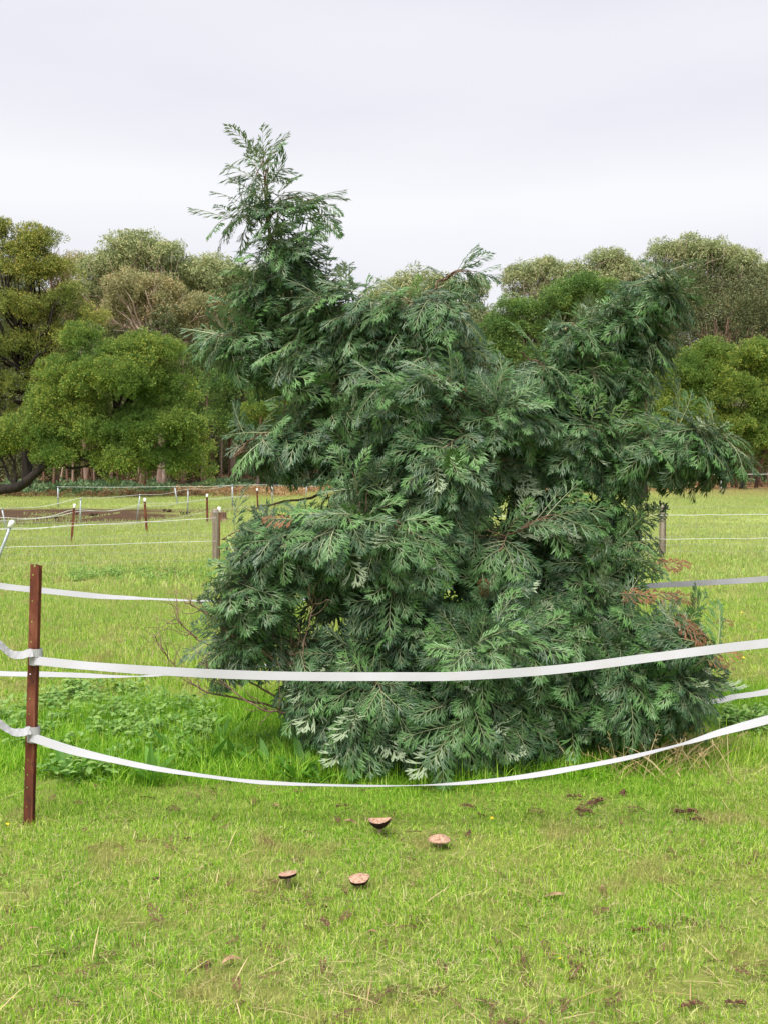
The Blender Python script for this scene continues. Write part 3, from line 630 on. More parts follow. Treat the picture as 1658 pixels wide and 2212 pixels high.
# (cx, cy, rx, ry, Yc, rY, shoots, leaves per shoot)
BLOBS = [
 (566, 345, 42, 48, 6.6, .15, 7, 7), (580, 450, 86, 60, 6.6, .25, 11, 9), (500, 480, 44, 26, 6.6, .15, 4, 8), (690, 455, 34, 30, 6.6, .1, 4, 8), (590, 560, 84, 62, 6.6, .3, 18, 11),
 (700, 590, 50, 40, 6.6, .25, 5, 9), (600, 660, 84, 90, 6.55, .35, 26, 12), (700, 665, 80, 56, 6.5, .35, 12, 11),
 (470, 745, 50, 24, 6.4, .2, 6, 7), (560, 760, 60, 50, 6.45, .25, 12, 10), (800, 715, 110, 76, 6.4, .45, 25, 12), (770, 610, 50, 26, 6.5, .2, 5, 8),
 (940, 690, 80, 60, 6.35, .4, 14, 11), (1020, 590, 40, 22, 6.25, .1, 4, 7), (700, 800, 110, 90, 6.4, .45, 30, 12), (860, 850, 150, 110, 6.3, .6, 56, 12),
 (1030, 890, 100, 90, 6.2, .5, 32, 12), (560, 960, 60, 40, 6.15, .2, 9, 10), (650, 960, 90, 60, 6.25, .3, 18, 11), (800, 1010, 130, 90, 6.3, .5, 36, 12), (960, 1020, 140, 110, 6.2, .6, 44, 12),
 (620, 1090, 100, 40, 6.1, .3, 16, 11), (606, 1175, 98, 66, 5.95, .4, 34, 12), (760, 1170, 130, 90, 5.95, .5, 40, 12), (520, 1280, 70, 56, 5.85, .3, 18, 12), (640, 1270, 90, 60, 5.95, .35, 26, 12),
 (500, 1400, 66, 36, 5.75, .2, 9, 10), (600, 1410, 70, 36, 5.8, .25, 11, 10), (740, 1400, 70, 60, 5.9, .3, 14, 12), (900, 1200, 130, 110, 6.0, .6, 44, 12), (880, 1370, 130, 80, 5.8, .4, 36, 12),
 (690, 1490, 60, 50, 5.8, .25, 12, 11), (730, 1560, 60, 40, 5.75, .25, 10, 11), (620, 1440, 70, 40, 5.75, .2, 8, 10), (830, 1530, 100, 90, 5.65, .35, 30, 12), (780, 1610, 56, 50, 5.65, .25, 12, 11), (990, 1560, 120, 100, 5.6, .35, 38, 12), (1030, 1380, 130, 90, 5.8, .45, 36, 12), (1080, 1230, 110, 80, 6.2, .6, 28, 12),
 (1120, 1060, 100, 90, 6.4, .6, 26, 12), (1180, 1400, 130, 100, 5.9, .4, 36, 12), (1160, 1540, 110, 80, 5.85, .35, 24, 12), (1300, 1390, 110, 76, 5.9, .35, 28, 12), (1430, 1380, 90, 56, 5.9, .3, 22, 12), (1430, 1470, 96, 66, 5.8, .3, 26, 12),
 (1340, 1500, 100, 70, 5.8, .35, 22, 12), (1460, 1555, 60, 50, 5.8, .2, 12, 11), (1260, 1270, 100, 70, 6.2, .45, 24, 12), (1330, 1150, 70, 80, 6.35, .4, 20, 12), (1230, 1140, 100, 80, 6.3, .5, 26, 12),
 (1220, 960, 100, 66, 6.35, .4, 26, 12), (1350, 985, 100, 66, 6.3, .35, 28, 12), (1480, 965, 80, 56, 6.2, .3, 20, 11), (1560, 975, 36, 36, 6.15, .15, 7, 9), (1250, 840, 90, 70, 6.6, .4, 22, 11), (1350, 800, 66, 70, 6.6, .35, 18, 11),
 (1240, 735, 60, 32, 6.55, .25, 8, 9), (1340, 700, 70, 50, 6.6, .3, 14, 10), (1420, 640, 46, 40, 6.5, .2, 9, 9), (1470, 620, 30, 30, 6.5, .1, 3, 8), (1170, 830, 50, 40, 6.4, .25, 7, 10), (1400, 740, 44, 60, 6.6, .2, 9, 10),
 (1130, 900, 70, 60, 6.2, .3, 14, 11), (980, 770, 70, 46, 6.3, .3, 12, 11)]
LP, LX, LZ, LS = [], [], [], []
AX = np.array([base.x, 6.75, 1.3])
tw = MB()
for cx, cy, rx, ry, Yc, rY, ns, nl in BLOBS:
    cx += 20 if cx < 640 and cy > 1100 else 0; rx, ry = max(rx - 20, rx * .55), max(ry - 18, ry * .55); k = Yc / F; c = np.array(P(cx, cy, Yc)); top_ = cy < 600; ns = int(ns * (.85 if top_ else 1.05)); grav = -.05 if top_ else -.22 if cy < 900 else -.34; nl = int(nl * (.66 if cy < 500 else .8 if top_ else 1))
    for q in range(ns):
        d = sphere_dirs(1)[0]; d[1] = -abs(d[1]) if rng.random() < .68 else d[1]
        tip = c + d * np.array([rx * k, rY, ry * k]) * rng.uniform(.5, 1.0) ** .5
        if not top_ and not (cx > 1150 and cy < 900) and mn.noise(Vector(tip * 3.1)) < -.12: continue
        dist = np.linalg.norm(SK[:, :3] - tip, axis=1) + .25 * np.maximum(SK[:, 2] - tip[2] - .05, 0)
        j = int(np.argmin(np.abs(dist - .25) + dist * .8)); b0 = SK[j, :3]
        ln = np.linalg.norm(tip - b0)
        if ln < .12: b0 = tip - nrm(tip - c) * .15 - [0, 0, .05]; ln = np.linalg.norm(tip - b0)
        mid = (b0 + tip) / 2 + [0, 0, .16 * ln] + rng.normal(0, .04 * ln, 3)
        path = catmull(np.array([b0, mid, tip]), 12); tw.tube(path, np.linspace(min(.006, .003 + .004 * ln), .0016, 12), 4)
        arc = np.concatenate([[0], np.cumsum(np.linalg.norm(np.diff(path, axis=0), axis=1))])
        L_ = min(.25, arc[-1] * .9); az = rng.uniform(0, 6.283)
        for i in range(nl):
            s = arc[-1] - L_ * (i / nl) ** 1.1; p = np.array([np.interp(s, arc, path[:, a]) for a in range(3)])
            e = np.array([np.interp(min(s + .03, arc[-1]), arc, path[:, a]) for a in range(3)]); f = np.array([np.interp(max(s - .03, 0), arc, path[:, a]) for a in range(3)])
            T = nrm(e - f); az += 2.4; A = nrm(np.cross(T, [.1, .2, 1])); B = np.cross(T, A); rad = math.cos(az) * A + math.sin(az) * B
            op = .25 + .75 * i / nl
            X_ = nrm(T * (1.0 - .5 * op) + rad * (.40 + .65 * op) + np.array([0, 0, grav]) + rng.normal(0, .16, 3))
            ow = p - AX; ow[2] *= .3; ow = nrm(ow)
            Z_ = nrm(np.array([0, -.25, .8]) + .9 * ow + .2 * rad + rng.normal(0, .16, 3))
            if rng.random() < .045: Z_ = -Z_
            LP.append(p); LX.append(X_); LZ.append(Z_); LS.append(rng.uniform(.15, .28) * (.75 + .25 * min(1, i / 3)))
rel(ob('twigs', tw.mesh('twigs', M_stem, True), kind='stuff'), shrub)
LP, LX, LZ, LS = map(np.array, (LP, LX, LZ, LS))
# raise leaves that would dip into the soil
LP[:, 2] = np.maximum(LP[:, 2], .06 + .5 * LS * np.maximum(-LX[:, 2], 0))
LE = eul(LX, LZ)
idx = rng.integers(0, 6, len(LP)); dr = LX[:, 2] < -.55; idx[dr] = rng.choice([0, 3, 1], dr.sum())
# the leaves that show largest, one object each
mc = LP + LX * LS[:, None] * .5
sx = 829 + F * mc[:, 0] / mc[:, 1]; sy = HOR + F * (CH - mc[:, 2]) / mc[:, 1]
cell = (sx // 44).astype(int) * 1000 + (sy // 40).astype(int); best = {}
for i in np.argsort(mc[:, 1] - .3 * LS): best.setdefault(cell[i], i)
pick = np.array(sorted(best.values(), key=lambda i: mc[i, 1] / LS[i])[:286]); rest = np.ones(len(LP), bool); rest[pick] = False
print('leaves', len(LP), 'cells', len(best))
scatter('foliage', LP[rest], LE[rest], LS[rest], fr_p, shrub, idx=idx[rest], kind='stuff')
def put_leaf(me, p, e, s, label=None):
    o = ob('leaf', me); o.location = p; o.rotation_euler = e; o.scale = (s, s, s); rel(o, shrub)
    if label: o['label'] = label
for i in pick: put_leaf(fr_me[idx[i]], LP[i], LE[i], LS[i])
def special(px, py, Y, dx, dz, s, me, label):
    X_ = np.array([[dx, rng.normal(-.2, .1), dz]]); Z_ = np.array([[-.2, -.7, .8]])
    put_leaf(me, P(px, py, Y), eul(X_, Z_)[0], s, label)
DL = 'dry rusty red leaf'
for px, py, Y, dx, dz, s, q in ((1390, 1222, 6.0, 1, .15, .2, 0), (1420, 1215, 6.0, 1, .05, .18, 1), (1330, 1283, 5.85, 1, .05, .2, 0), (1380, 1280, 5.85, 1, -.05, .2, 1), (1430, 1283, 5.85, 1, -.05, .17, 0),
        (1440, 1330, 5.6, .9, -.2, .2, 2), (1455, 1345, 5.58, .8, -.4, .18, 0), (1540, 1415, 5.55, 1, .1, .14, 1), (1520, 1425, 5.55, 1, -.05, .12, 0), (1530, 1350, 5.7, 1, .2, .13, 1),
        (640, 1122, 5.7, -1, .05, .17, 0), (1040, 1240, 5.6, .1, -1, .12, 2)):
    special(px, py, Y, dx, dz, s, dry_me[q], DL)
for px, py, Y, dx, dz, s in ((890, 640, 6.0, .1, .6, .12), (905, 650, 6.0, -.2, .5, .1), (1255, 905, 6.0, -.2, .7, .16), (1275, 910, 6.0, .2, .7, .16), (1310, 905, 6.0, .4, .5, .15)):
    special(px, py, Y, dx, dz, s, new_me[0], 'young yellow-green leaf')

# ------------------------------------------------------------------ dead shrub at the left foot
b0 = P(655, 1572, 5.85); b0.z = 0
dead = thing('dead_shrub', 'leafless brown dead shrub with thin arching branches at the left foot of the grevillea', 'shrub', b0)
DB = [[(655, 1575), (600, 1530), (500, 1505), (440, 1490), (380, 1440), (345, 1395), (330, 1375)], [(655, 1575), (620, 1520), (540, 1470), (480, 1410), (430, 1380), (395, 1350), (372, 1330)],
      [(655, 1572), (640, 1480), (560, 1400), (500, 1370), (440, 1320), (400, 1300)], [(655, 1572), (650, 1500), (660, 1440), (655, 1400), (672, 1330), (676, 1290)],
      [(655, 1572), (620, 1540), (560, 1530), (480, 1470), (430, 1430)], [(660, 1570), (668, 1520), (660, 1450), (640, 1420)], [(655, 1575), (640, 1600), (620, 1630), (610, 1650)],
      [(640, 1560), (600, 1500), (570, 1440), (565, 1410)], [(640, 1550), (560, 1540), (520, 1510), (490, 1490), (470, 1470)], [(650, 1560), (600, 1450), (540, 1400), (510, 1360), (500, 1320)],
      [(650, 1560), (690, 1480), (690, 1420)], [(560, 1590), (590, 1540), (610, 1480), (625, 1450)], [(575, 1600), (600, 1560), (640, 1520), (650, 1490)]]
for q, l in enumerate(DB):
    Yb = 5.75 - .05 * (q % 5)
    pts_ = np.array([P(a, b_, 5.85 + (Yb - 5.85) * min(1, i / 2)) for i, (a, b_) in enumerate(l)])
    if q < 6: pts_ = np.vstack([[b0.x + rng.normal(0, .01), 5.86, -.02], pts_]); s = catmull(pts_, 8 * len(l)); s += rng.normal(0, .0025, s.shape)
    mb = MB(); mb.tube(s, np.linspace(.0085 if q < 6 else .005, .0022, len(s)), 5)
    for z in range(15):
        i = rng.integers(len(s) // 3, len(s) - 2); d = nrm(s[i + 1] - s[i] + rng.normal(0, .012, 3)); e = s[i] + (d + [0, 0, .4]) * rng.uniform(.05, .22)
        mb.tube(catmull(limb_path(s[i], e, 4, .2), 6), np.linspace(.0028, .0012, 6), 4)
    rel(ob('branch', mb.mesh('branch', M_twig, True)), dead)

# ------------------------------------------------------------------ weeds, docks, dry stalks
def wmat(name, a, b_, rough=.5, tr=.35):
    m, t, b = mat(name, rough=rough, spec=.35); v = attr(t); c = mixc(t, v[0], a, b_); t.links.new(c, b.inputs['Base Color']); translucent(t, b, c, tr); return m
M_weed = wmat('weed_leaf', (0.10, 0.24, 0.035), (0.30, 0.46, 0.12)); M_dock = wmat('dock_leaf', (0.07, 0.20, 0.02), (0.17, 0.36, 0.04)); M_stalk = wmat('dry_stalk', (0.40, 0.28, 0.12), (0.66, 0.52, 0.30), .7, .3)
def blade_leaf(o, d, l, w, up, droop, V, Fq, C, v, seg=5, fold=.2):
    s = nrm(np.cross(up, d)); b = len(V)
    for i in range(seg + 1):
        u = i / seg; p = o + d * l * u - np.array([0, 0, 1]) * droop * l * u * u; ww = w * math.sin(math.pi * min(max(u, .03), .985) ** .8) / 2 + .0006
        V += [p - s * ww + up * ww * fold, p, p + s * ww + up * ww * fold]; C += [(v, 0, 0, 1)] * 3
        if i: 
            q = b + 3 * i; Fq += [(q - 3, q - 2, q + 1, q), (q - 2, q - 1, q + 2, q + 1)]
def plant_mesh(name, mt, n, l0, l1, wr, up0, up1, droop, seed, stem=0., seg=5):
    g = np.random.default_rng(seed); V, Fq, C = [], [], []
    for i in range(n):
        a = g.uniform(0, 6.283); e = g.uniform(up0, up1); d = np.array([math.cos(a) * math.cos(e), math.sin(a) * math.cos(e), math.sin(e)])
        hz = np.array([-math.cos(a) * math.sin(e), -math.sin(a) * math.sin(e), math.cos(e)]); l = g.uniform(l0, l1)
        o = np.array([g.normal(0, .01 + stem * .3), g.normal(0, .01 + stem * .3), g.uniform(0, stem)])
        blade_leaf(o, d, l, l * wr * g.uniform(.8, 1.2), nrm(hz + g.normal(0, .2, 3)), droop * g.uniform(.4, 1.2), V, Fq, C, g.random(), seg)
    return mesh_np(name, np.array(V), [Fq], [mt], col=C)
weed_p = [proto('weed', plant_mesh('weed', M_weed, 26, .022, .062, .58, -.1, .9, .25, s, stem=.11, seg=3)) for s in range(4)]
dock_me = [plant_mesh('dock', M_dock, 11, .16, .30, .16, .5, 1.3, .35, 40 + s) for s in range(4)]
pts = []
for px, py, rx, ry, n in ((330, 1560, 140, 44, 110), (60, 1560, 110, 46, 46), (240, 1500, 150, 24, 46), (400, 1620, 80, 24, 16), (180, 1640, 120, 30, 16), (1620, 1545, 70, 24, 44)):
    for q in range(n):
        a, d = rng.uniform(0, 6.283), math.sqrt(rng.random()); pts.append(G(px + rx * d * math.cos(a), py + 20 + ry * d * math.sin(a)))
pts = np.array(pts); n = len(pts)
scatter('weeds', pts, up_rot(n, .15), rng.uniform(.6, 1.15, n), weed_p, kind='stuff', label='low broadleaf weeds crowding the unmown strip', category='weeds')
pts = np.array([G(rng.uniform(150, 520), rng.normal(1244, 7)) for q in range(300)])
scatter('clover', pts, up_rot(len(pts), .1), rng.uniform(.35, .9, len(pts)), weed_p, kind='stuff', label='bright clover patch near the foot of the wooden post', category='clover')
dd = [(520, 1580), (560, 1640), (620, 1650), (690, 1640), (720, 1600), (500, 1650), (440, 1600), (640, 1690), (380, 1640), (230, 1670), (600, 1590), (690, 1690), (150, 1680), (330, 1690), (540, 1610), (600, 1630), (660, 1670), (480, 1620), (700, 1620), (580, 1670), (450, 1660), (640, 1610)]
for q, (px, py) in enumerate(dd):
    o = ob('dock_plant', dock_me[q % 4], label='long-leaved dock plant in the tall grass left of the grevillea' if q not in (9, 12) else 'long-leaved dock plant near the rusty picket' , category='weed', group='dock plants in the tall grass' if q not in (9, 12) else 'dock plants near the picket')
    o.location = G(px, py); o.rotation_euler = (0, 0, rng.uniform(0, 6)); s = rng.uniform(.65, 1.1); o.scale = (s, s, s)
# dry seeding grass at the right foot of the grevillea
V, Fq, C = [], [], []
for q in range(150):
    o = np.array(G(rng.normal(1420, 70), rng.normal(1665, 14))); a = rng.normal(.3, .8); d = nrm(np.array([math.sin(a) * .9, rng.normal(0, .3), 1.0])); l = rng.uniform(.15, .42)
    blade_leaf(o, d, l, .0026, nrm(np.array([.2, -1, .3])), .35, V, Fq, C, rng.random(), 5, 0)
    if q % 3 == 0:
        for z in range(5):
            e = o + d * l * (.7 + .06 * z) - np.array([0, 0, .35 * l * (.7 + .06 * z) ** 2]); blade_leaf(e, nrm(d + rng.normal(0, .5, 3)), .03, .004, np.array([0, -1., 0]), .2, V, Fq, C, rng.random(), 2, 0)
ob('dry_grass', mesh_np('dry_grass', np.array(V), [Fq], [M_stalk], col=C), kind='stuff', label='tangle of dry golden grass stalks at the right foot of the grevillea', category='grass')
V, Fq, C = [], [], []
for q in range(130):
    o = np.array(G(rng.uniform(-50, 1700), rng.uniform(1640, 2250))) + [0, 0, .012]; a = rng.uniform(0, 6.283); d = nrm(np.array([math.cos(a), math.sin(a), rng.uniform(.02, .5)])); l = rng.uniform(.05, .2)
    blade_leaf(o, d, l, .0028, np.array([0, 0, 1.]), .12, V, Fq, C, rng.random(), 4, 0)
ob('straw', mesh_np('straw', np.array(V), [Fq], [M_stalk], col=C), kind='stuff', label='loose pale straws lying in the mown grass', category='straw')

# ------------------------------------------------------------------ star picket and white tapes
m, t, b = mat('rusty_steel', rough=.85, spec=.3); n1 = noise(t, 60, 8, stretch=(1, 1, .4)); n2 = noise(t, 14, 5, stretch=(1, 1, .3))
c = ramp(t, n2, [(.3, (0.06, 0.02, 0.014)), (.5, (0.15, 0.043, 0.022)), (.7, (0.25, 0.10, 0.05))]); c = mixc(t, remap(t, n1, .60, .68), c, (0.04, 0.015, 0.012))
t.links.new(c, b.inputs['Base Color']); bump(t, b, n1, .5, .004); M_rust = m
m, t, b = mat('galvanised_steel', (0.42, 0.45, 0.47), .5, .5); b.inputs['Metallic'].default_value = .4; M_galv = m
t.links.new(ramp(t, noise(t, 30, 4), [(.3, (0.30, 0.34, 0.36)), (.7, (0.50, 0.54, 0.56))]), b.inputs['Base Color'])
M_white = mat('white_plastic', (0.80, 0.80, 0.78), .5, .4)[0]
M_wire = mat('fence_wire', (0.30, 0.31, 0.31), .45, .5)[0]
m, t, b = mat('white_polywire', (0.72, 0.74, 0.74), .7, .3); M_poly = m
m, t, b = mat('white_tape', (0.78, 0.79, 0.81), .75, .2); M_tape = m
uv = t.nodes.new('ShaderNodeUVMap').outputs[0]; wv = t.nodes.new('ShaderNodeTexWave'); wv.bands_direction = 'Y'; wv.inputs['Scale'].default_value = 3.2; wv.inputs['Distortion'].default_value = .15; t.links.new(uv, wv.inputs[0])
wv2 = t.nodes.new('ShaderNodeTexWave'); wv2.bands_direction = 'X'; wv2.inputs['Scale'].default_value = 60; t.links.new(uv, wv2.inputs[0])
tcol = mixc(t, wv.outputs['Fac'], (0.42, 0.43, 0.455), (0.60, 0.60, 0.615)); tcol = mixc(t, math_(t, 'MULTIPLY', remap(t, noise(t, 9, 4), .5, .75), .3), tcol, (0.44, 0.41, 0.36))
t.links.new(tcol, b.inputs['Base Color']); bump(t, b, math_(t, 'ADD', wv.outputs['Fac'], math_(t, 'MULTIPLY', wv2.outputs['Fac'], .5)), .4, .002); translucent(t, b, tcol, .2)

def picket(name, label, top, foot, width, group=None, holes=(), cap=None, cat='post', yaw=0.0, rust=True):
    """Y-section steel picket from foot to top; the wide web points left and carries the holes"""
    top, foot = Vector(top), Vector(foot); root = thing(name, label, cat, foot, group)
    ax = (top - foot); H = ax.length; ax.normalize()
    s = width / .052; th = .0035 * s
    mb = MB(); ws = .034 * s
    zs = [-.12]; 
    hs = sorted(holes)
    for h in hs: zs += [h - .006, h + .006]
    zs.append(H)
    def plate(p0, p1, z0, z1):                     # plate between two section points
        d = Vector((p1[0] - p0[0], p1[1] - p0[1], 0)); ln = d.length; a = math.atan2(d.y, d.x); M = Matrix.Rotation(a, 4, 'Z')
        mb.box(((p0[0] + p1[0]) / 2, (p0[1] + p1[1]) / 2, (z0 + z1) / 2), (ln, th, z1 - z0), M)
    for i in range(0, len(zs), 2): plate((-ws, 0), (0, 0), zs[i], zs[i + 1] - (.012 if i == len(zs) - 2 and hs else 0))
    for h in hs:                                   # the strip round each hole
        cx_, r_ = -ws * .62, .0042; x0, x1 = -ws, 0; z0, z1 = h - .006, h + .006; K = 8
        ring, outer = [], []
        for q in range(K):
            a = q * math.pi / 4 + math.pi / 8; ring.append((cx_ + r_ * math.cos(a), h + r_ * math.sin(a)))
        ob_ = [(x1, h + .0025), (cx_ + .003, z1), (cx_ - .003, z1), (x0, h + .0025), (x0, h - .0025), (cx_ - .003, z0), (cx_ + .003, z0), (x1, h - .0025)]
        cor = {0: (x1, z1), 2: (x0, z1), 4: (x0, z0), 6: (x1, z0)}
        for yy, fl in ((-th / 2, 1), (th / 2, -1)):
            Vv = [(x, yy, z_) for x, z_ in ring] + [(x, yy, z_) for x, z_ in ob_]; Q = [(q, (q + 1) % K, 8 + (q + 1) % K, 8 + q) for q in range(K)]; T = []
            for q, (x, z_) in cor.items(): Vv.append((x, yy, z_)); T.append((8 + q, 8 + (q + 1) % K, len(Vv) - 1))
            if fl < 0: Q = [q[::-1] for q in Q]; T = [q[::-1] for q in T]
            mb.add(Vv, Q, T)
        Vv = [(x, -th / 2, z_) for x, z_ in ring] + [(x, th / 2, z_) for x, z_ in ring]; mb.add(Vv, [(q, 8 + q, 8 + (q + 1) % K, (q + 1) % K) for q in range(K)])
    plate((.001, -th * .3), (.016 * s, -.014 * s), -.12, H); plate((.001, th * .3), (.016 * s, .014 * s), -.12, H - .004)
    if hs:                                         # torn lip left at the top
        mb.box((-ws * .78, 0, H - .006), (ws * .42, th * .96, .013)); mb.box((-ws * .15, .0004, H - .006), (ws * .28, th * .96, .014))
    o = ob('post' if cap is None else 'shaft', mb.mesh('picket', M_rust if rust else M_galv)); o.parent = root
    q = Vector((0, 0, 1)).rotation_difference(ax); root.rotation_mode = 'QUATERNION'; root.rotation_quaternion = q @ Quaternion((0, 0, 1), yaw)
    if cap:
        cm = MB(); cm.tube([(0, 0, H - cap * .75), (0, 0, H - cap * .7), (0, 0, H + cap * .1), (0, 0, H + cap * .22)], [width * .55, width * .62, width * .6, width * .35], 10)
        ob('cap', cm.mesh('cap', M_white, True)).parent = root
    return root
ptop, pfoot = P(82, 1219, 4.77), P(66, 1778, 4.77); pfoot.z = float(gz(pfoot.x, pfoot.y))
holes = [(1778 - y) / F * 4.77 for y in (1228, 1285, 1330, 1374, 1445, 1499, 1533, 1560, 1634, 1667, 1695, 1738)]
picket('star_picket', 'rusty brown steel star picket with bolt holes, nearest post, wrapped by two white tapes', ptop, pfoot, .052, None, holes, yaw=R(-8))

def ribbon(mb_list, pts, n=None, wid=.04, uvx0=0.):
    """pts: (px, py, Y, visible width px). The ribbon is 40 mm wide and turns about its length where it looks narrower."""
    q = np.array([[*P(a, b_, c), -(math.acos(min(.999, max(.04, w_ / (wid * F / c)))) + math.atan((b_ - HOR) / F))] for a, b_, c, w_ in pts])
    n = n or 10 * len(pts); s = catmull(q, n); p = s[:, :3]; th = s[:, 3]
    th = th + .07 * np.sin(np.linspace(0, 23, n)) + .05 * np.sin(np.linspace(0, 61, n) + 1) ; p[:, 2] += .0009 * np.sin(np.linspace(0, 31, n)) 
    T = nrm(np.gradient(p, axis=0)); U0 = nrm(np.array([0, 0, 1.]) - T * T[:, 2:3]); B = np.cross(T, U0)
    U = U0 * np.cos(th)[:, None] + B * np.sin(th)[:, None]; Nn = np.cross(T, U)
    ar = np.concatenate([[0], np.cumsum(np.linalg.norm(np.diff(p, axis=0), axis=1))])
    W = [(-.5, -.5), (-.25, -.5), (0, -.5), (.25, -.5), (.5, -.5), (.5, .5), (.25, .5), (0, .5), (-.25, .5), (-.5, .5)]; K = len(W)
    V = np.stack([p + U * wid * a + Nn * .0009 * b_ for a, b_ in W], 1).reshape(-1, 3)
    UV = np.stack([np.stack([ar + uvx0, np.full(n, a + .5)], 1) for a, b_ in W], 1).reshape(-1, 2)
    i = np.arange(n - 1)[:, None] * K; j = np.arange(K)[None]; j2 = (j + 1) % K
    Q = np.stack([i + j, i + j2, i + K + j2, i + K + j], -1).reshape(-1, 4)
    Q = np.vstack([Q, [[0, 1, 8, 9], [1, 2, 7, 8], [2, 3, 6, 7], [3, 4, 5, 6]], np.array([[0, 9, 8, 1], [1, 8, 7, 2], [2, 7, 6, 3], [3, 6, 5, 4]]) + (n - 1) * K])
    mb_list.append((V, Q, UV))
def wrap(mb_list, px, py, Y, wid=.038, tilt=0.0, rw=.029):
    c = np.array(P(px, py, Y)); a = np.linspace(0, 2 * math.pi, 17); p = c + np.stack([rw * np.cos(a), .020 * np.sin(a), tilt * np.cos(a)], 1); n = len(p)
    nr = nrm(np.stack([np.cos(a) / rw, np.sin(a) / .02, 0 * a], 1)); V = np.stack([p + [0, 0, -wid / 2], p + [0, 0, wid / 2], p + nr * .001 + [0, 0, wid / 2], p + nr * .001 + [0, 0, -wid / 2]], 1).reshape(-1, 3)
    u = a * rw; UV = np.stack([np.stack([u, np.full(n, v)], 1) for v in (0, 1, 1, 0)], 1).reshape(-1, 2); i = np.arange(n - 1)[:, None] * 4; j = np.arange(4)[None]; j2 = (j + 1) % 4
    mb_list.append((V, np.stack([i + j, i + j2, i + 4 + j2, i + 4 + j], -1).reshape(-1, 4), UV))
def tape(label, segs, wraps=(), group='white tapes round the grevillea'):
    lst = []
    for s in segs: ribbon(lst, s)
    for w_ in wraps: wrap(lst, *w_)
    V = np.vstack([l[0] for l in lst]); UV = np.vstack([l[2] for l in lst]); off = np.cumsum([0] + [len(l[0]) for l in lst[:-1]]); Q = np.vstack([l[1] + o for l, o in zip(lst, off)])
    ob('fence_tape', mesh_np('tape', V, [Q], [M_tape], uv=UV, smooth=False), label=label, category='tape', group=group)
tape('upper near white tape sagging in front of the grevillea from the rusty picket',
     [[(-60, 1330, 4.6, 17), (-20, 1372, 4.65, 16), (5, 1395, 4.68, 16), (22, 1410, 4.70, 17), (42, 1415, 4.72, 17), (60, 1411, 4.735, 17), (72, 1409, 4.74, 18)],
      [(76, 1426, 4.74, 18), (92, 1428, 4.74, 18), (200, 1438, 4.72, 18), (330, 1448, 4.7, 19), (500, 1456, 4.67, 19), (700, 1461, 4.64, 19), (850, 1461, 4.63, 19), (1000, 1459, 4.62, 19), (1200, 1446, 4.6, 19), (1400, 1420, 4.58, 19), (1560, 1400, 4.57, 19), (1700, 1383, 4.56, 19), (1900, 1350, 4.54, 19)]],
     [(79, 1409, 4.765), (78, 1427, 4.765, .038, -.002)])
tape('lower near white tape sagging and twisting near the grass from the rusty picket',
     [[(-60, 1500, 4.6, 17), (-20, 1542, 4.65, 15), (5, 1565, 4.68, 16), (25, 1579, 4.70, 16), (45, 1582, 4.72, 17), (60, 1578, 4.735, 17), (66, 1577, 4.74, 18)],
      [(68, 1592, 4.74, 18), (84, 1597, 4.74, 18), (150, 1618, 4.73, 17), (230, 1637, 4.72, 14), (350, 1662, 4.71, 10), (500, 1683, 4.7, 7), (600, 1691, 4.7, 6), (750, 1696, 4.69, 4), (850, 1697, 4.69, 3), (950, 1694, 4.68, 5), (1050, 1686, 4.67, 8), (1150, 1674, 4.66, 9), (1250, 1657, 4.65, 10), (1350, 1637, 4.64, 9), (1450, 1612, 4.63, 6), (1500, 1599, 4.62, 7), (1560, 1580, 4.61, 13), (1658, 1553, 4.6, 17), (1850, 1500, 4.58, 17)]],
     [(74, 1577, 4.765), (73, 1594, 4.765, .038, -.003)])
tape('upper far white tape running behind the left side of the grevillea',
     [[(-120, 1252, 6.3, 13), (0, 1265, 6.35, 13), (80, 1274, 6.4, 13), (200, 1286, 6.5, 11), (300, 1292, 6.6, 7), (400, 1296, 6.7, 4), (450, 1297.5, 6.8, 3), (620, 1296, 7.1, 5), (780, 1285, 7.5, 7), (900, 1272, 7.8, 9)]])
tape('lower far white tape running behind the left side of the grevillea',
     [[(-120, 1447, 6.2, 11), (0, 1454, 6.25, 10), (90, 1456, 6.3, 12), (200, 1459, 6.4, 9), (280, 1461, 6.5, 4), (340, 1458, 6.55, 4), (430, 1451, 6.7, 6), (535, 1441, 6.9, 6), (700, 1425, 7.3, 8), (900, 1405, 7.8, 9)]])
tape('upper far white tape coming out from behind the right side of the grevillea',
     [[(900, 1272, 7.8, 10), (1100, 1268, 7.5, 10), (1330, 1268, 7.2, 10), (1450, 1262, 7.05, 12), (1530, 1258, 6.95, 12), (1658, 1250, 6.8, 13), (1850, 1238, 6.6, 13)]])
tape('lower far white tape at ankle height right of the grevillea',
     [[(900, 1405, 7.8, 9), (1200, 1440, 7.2, 10), (1400, 1490, 6.6, 10), (1520, 1514, 6.3, 11), (1590, 1504, 6.2, 12), (1658, 1494, 6.1, 13), (1850, 1466, 5.9, 13)]])
picket('star_picket', 'rusty steel star picket mostly hidden behind the grevillea holding the far tapes', P(903, 1180, 7.84), P(900, 1010 + 1.65 * F / 7.84, 7.84), .052)

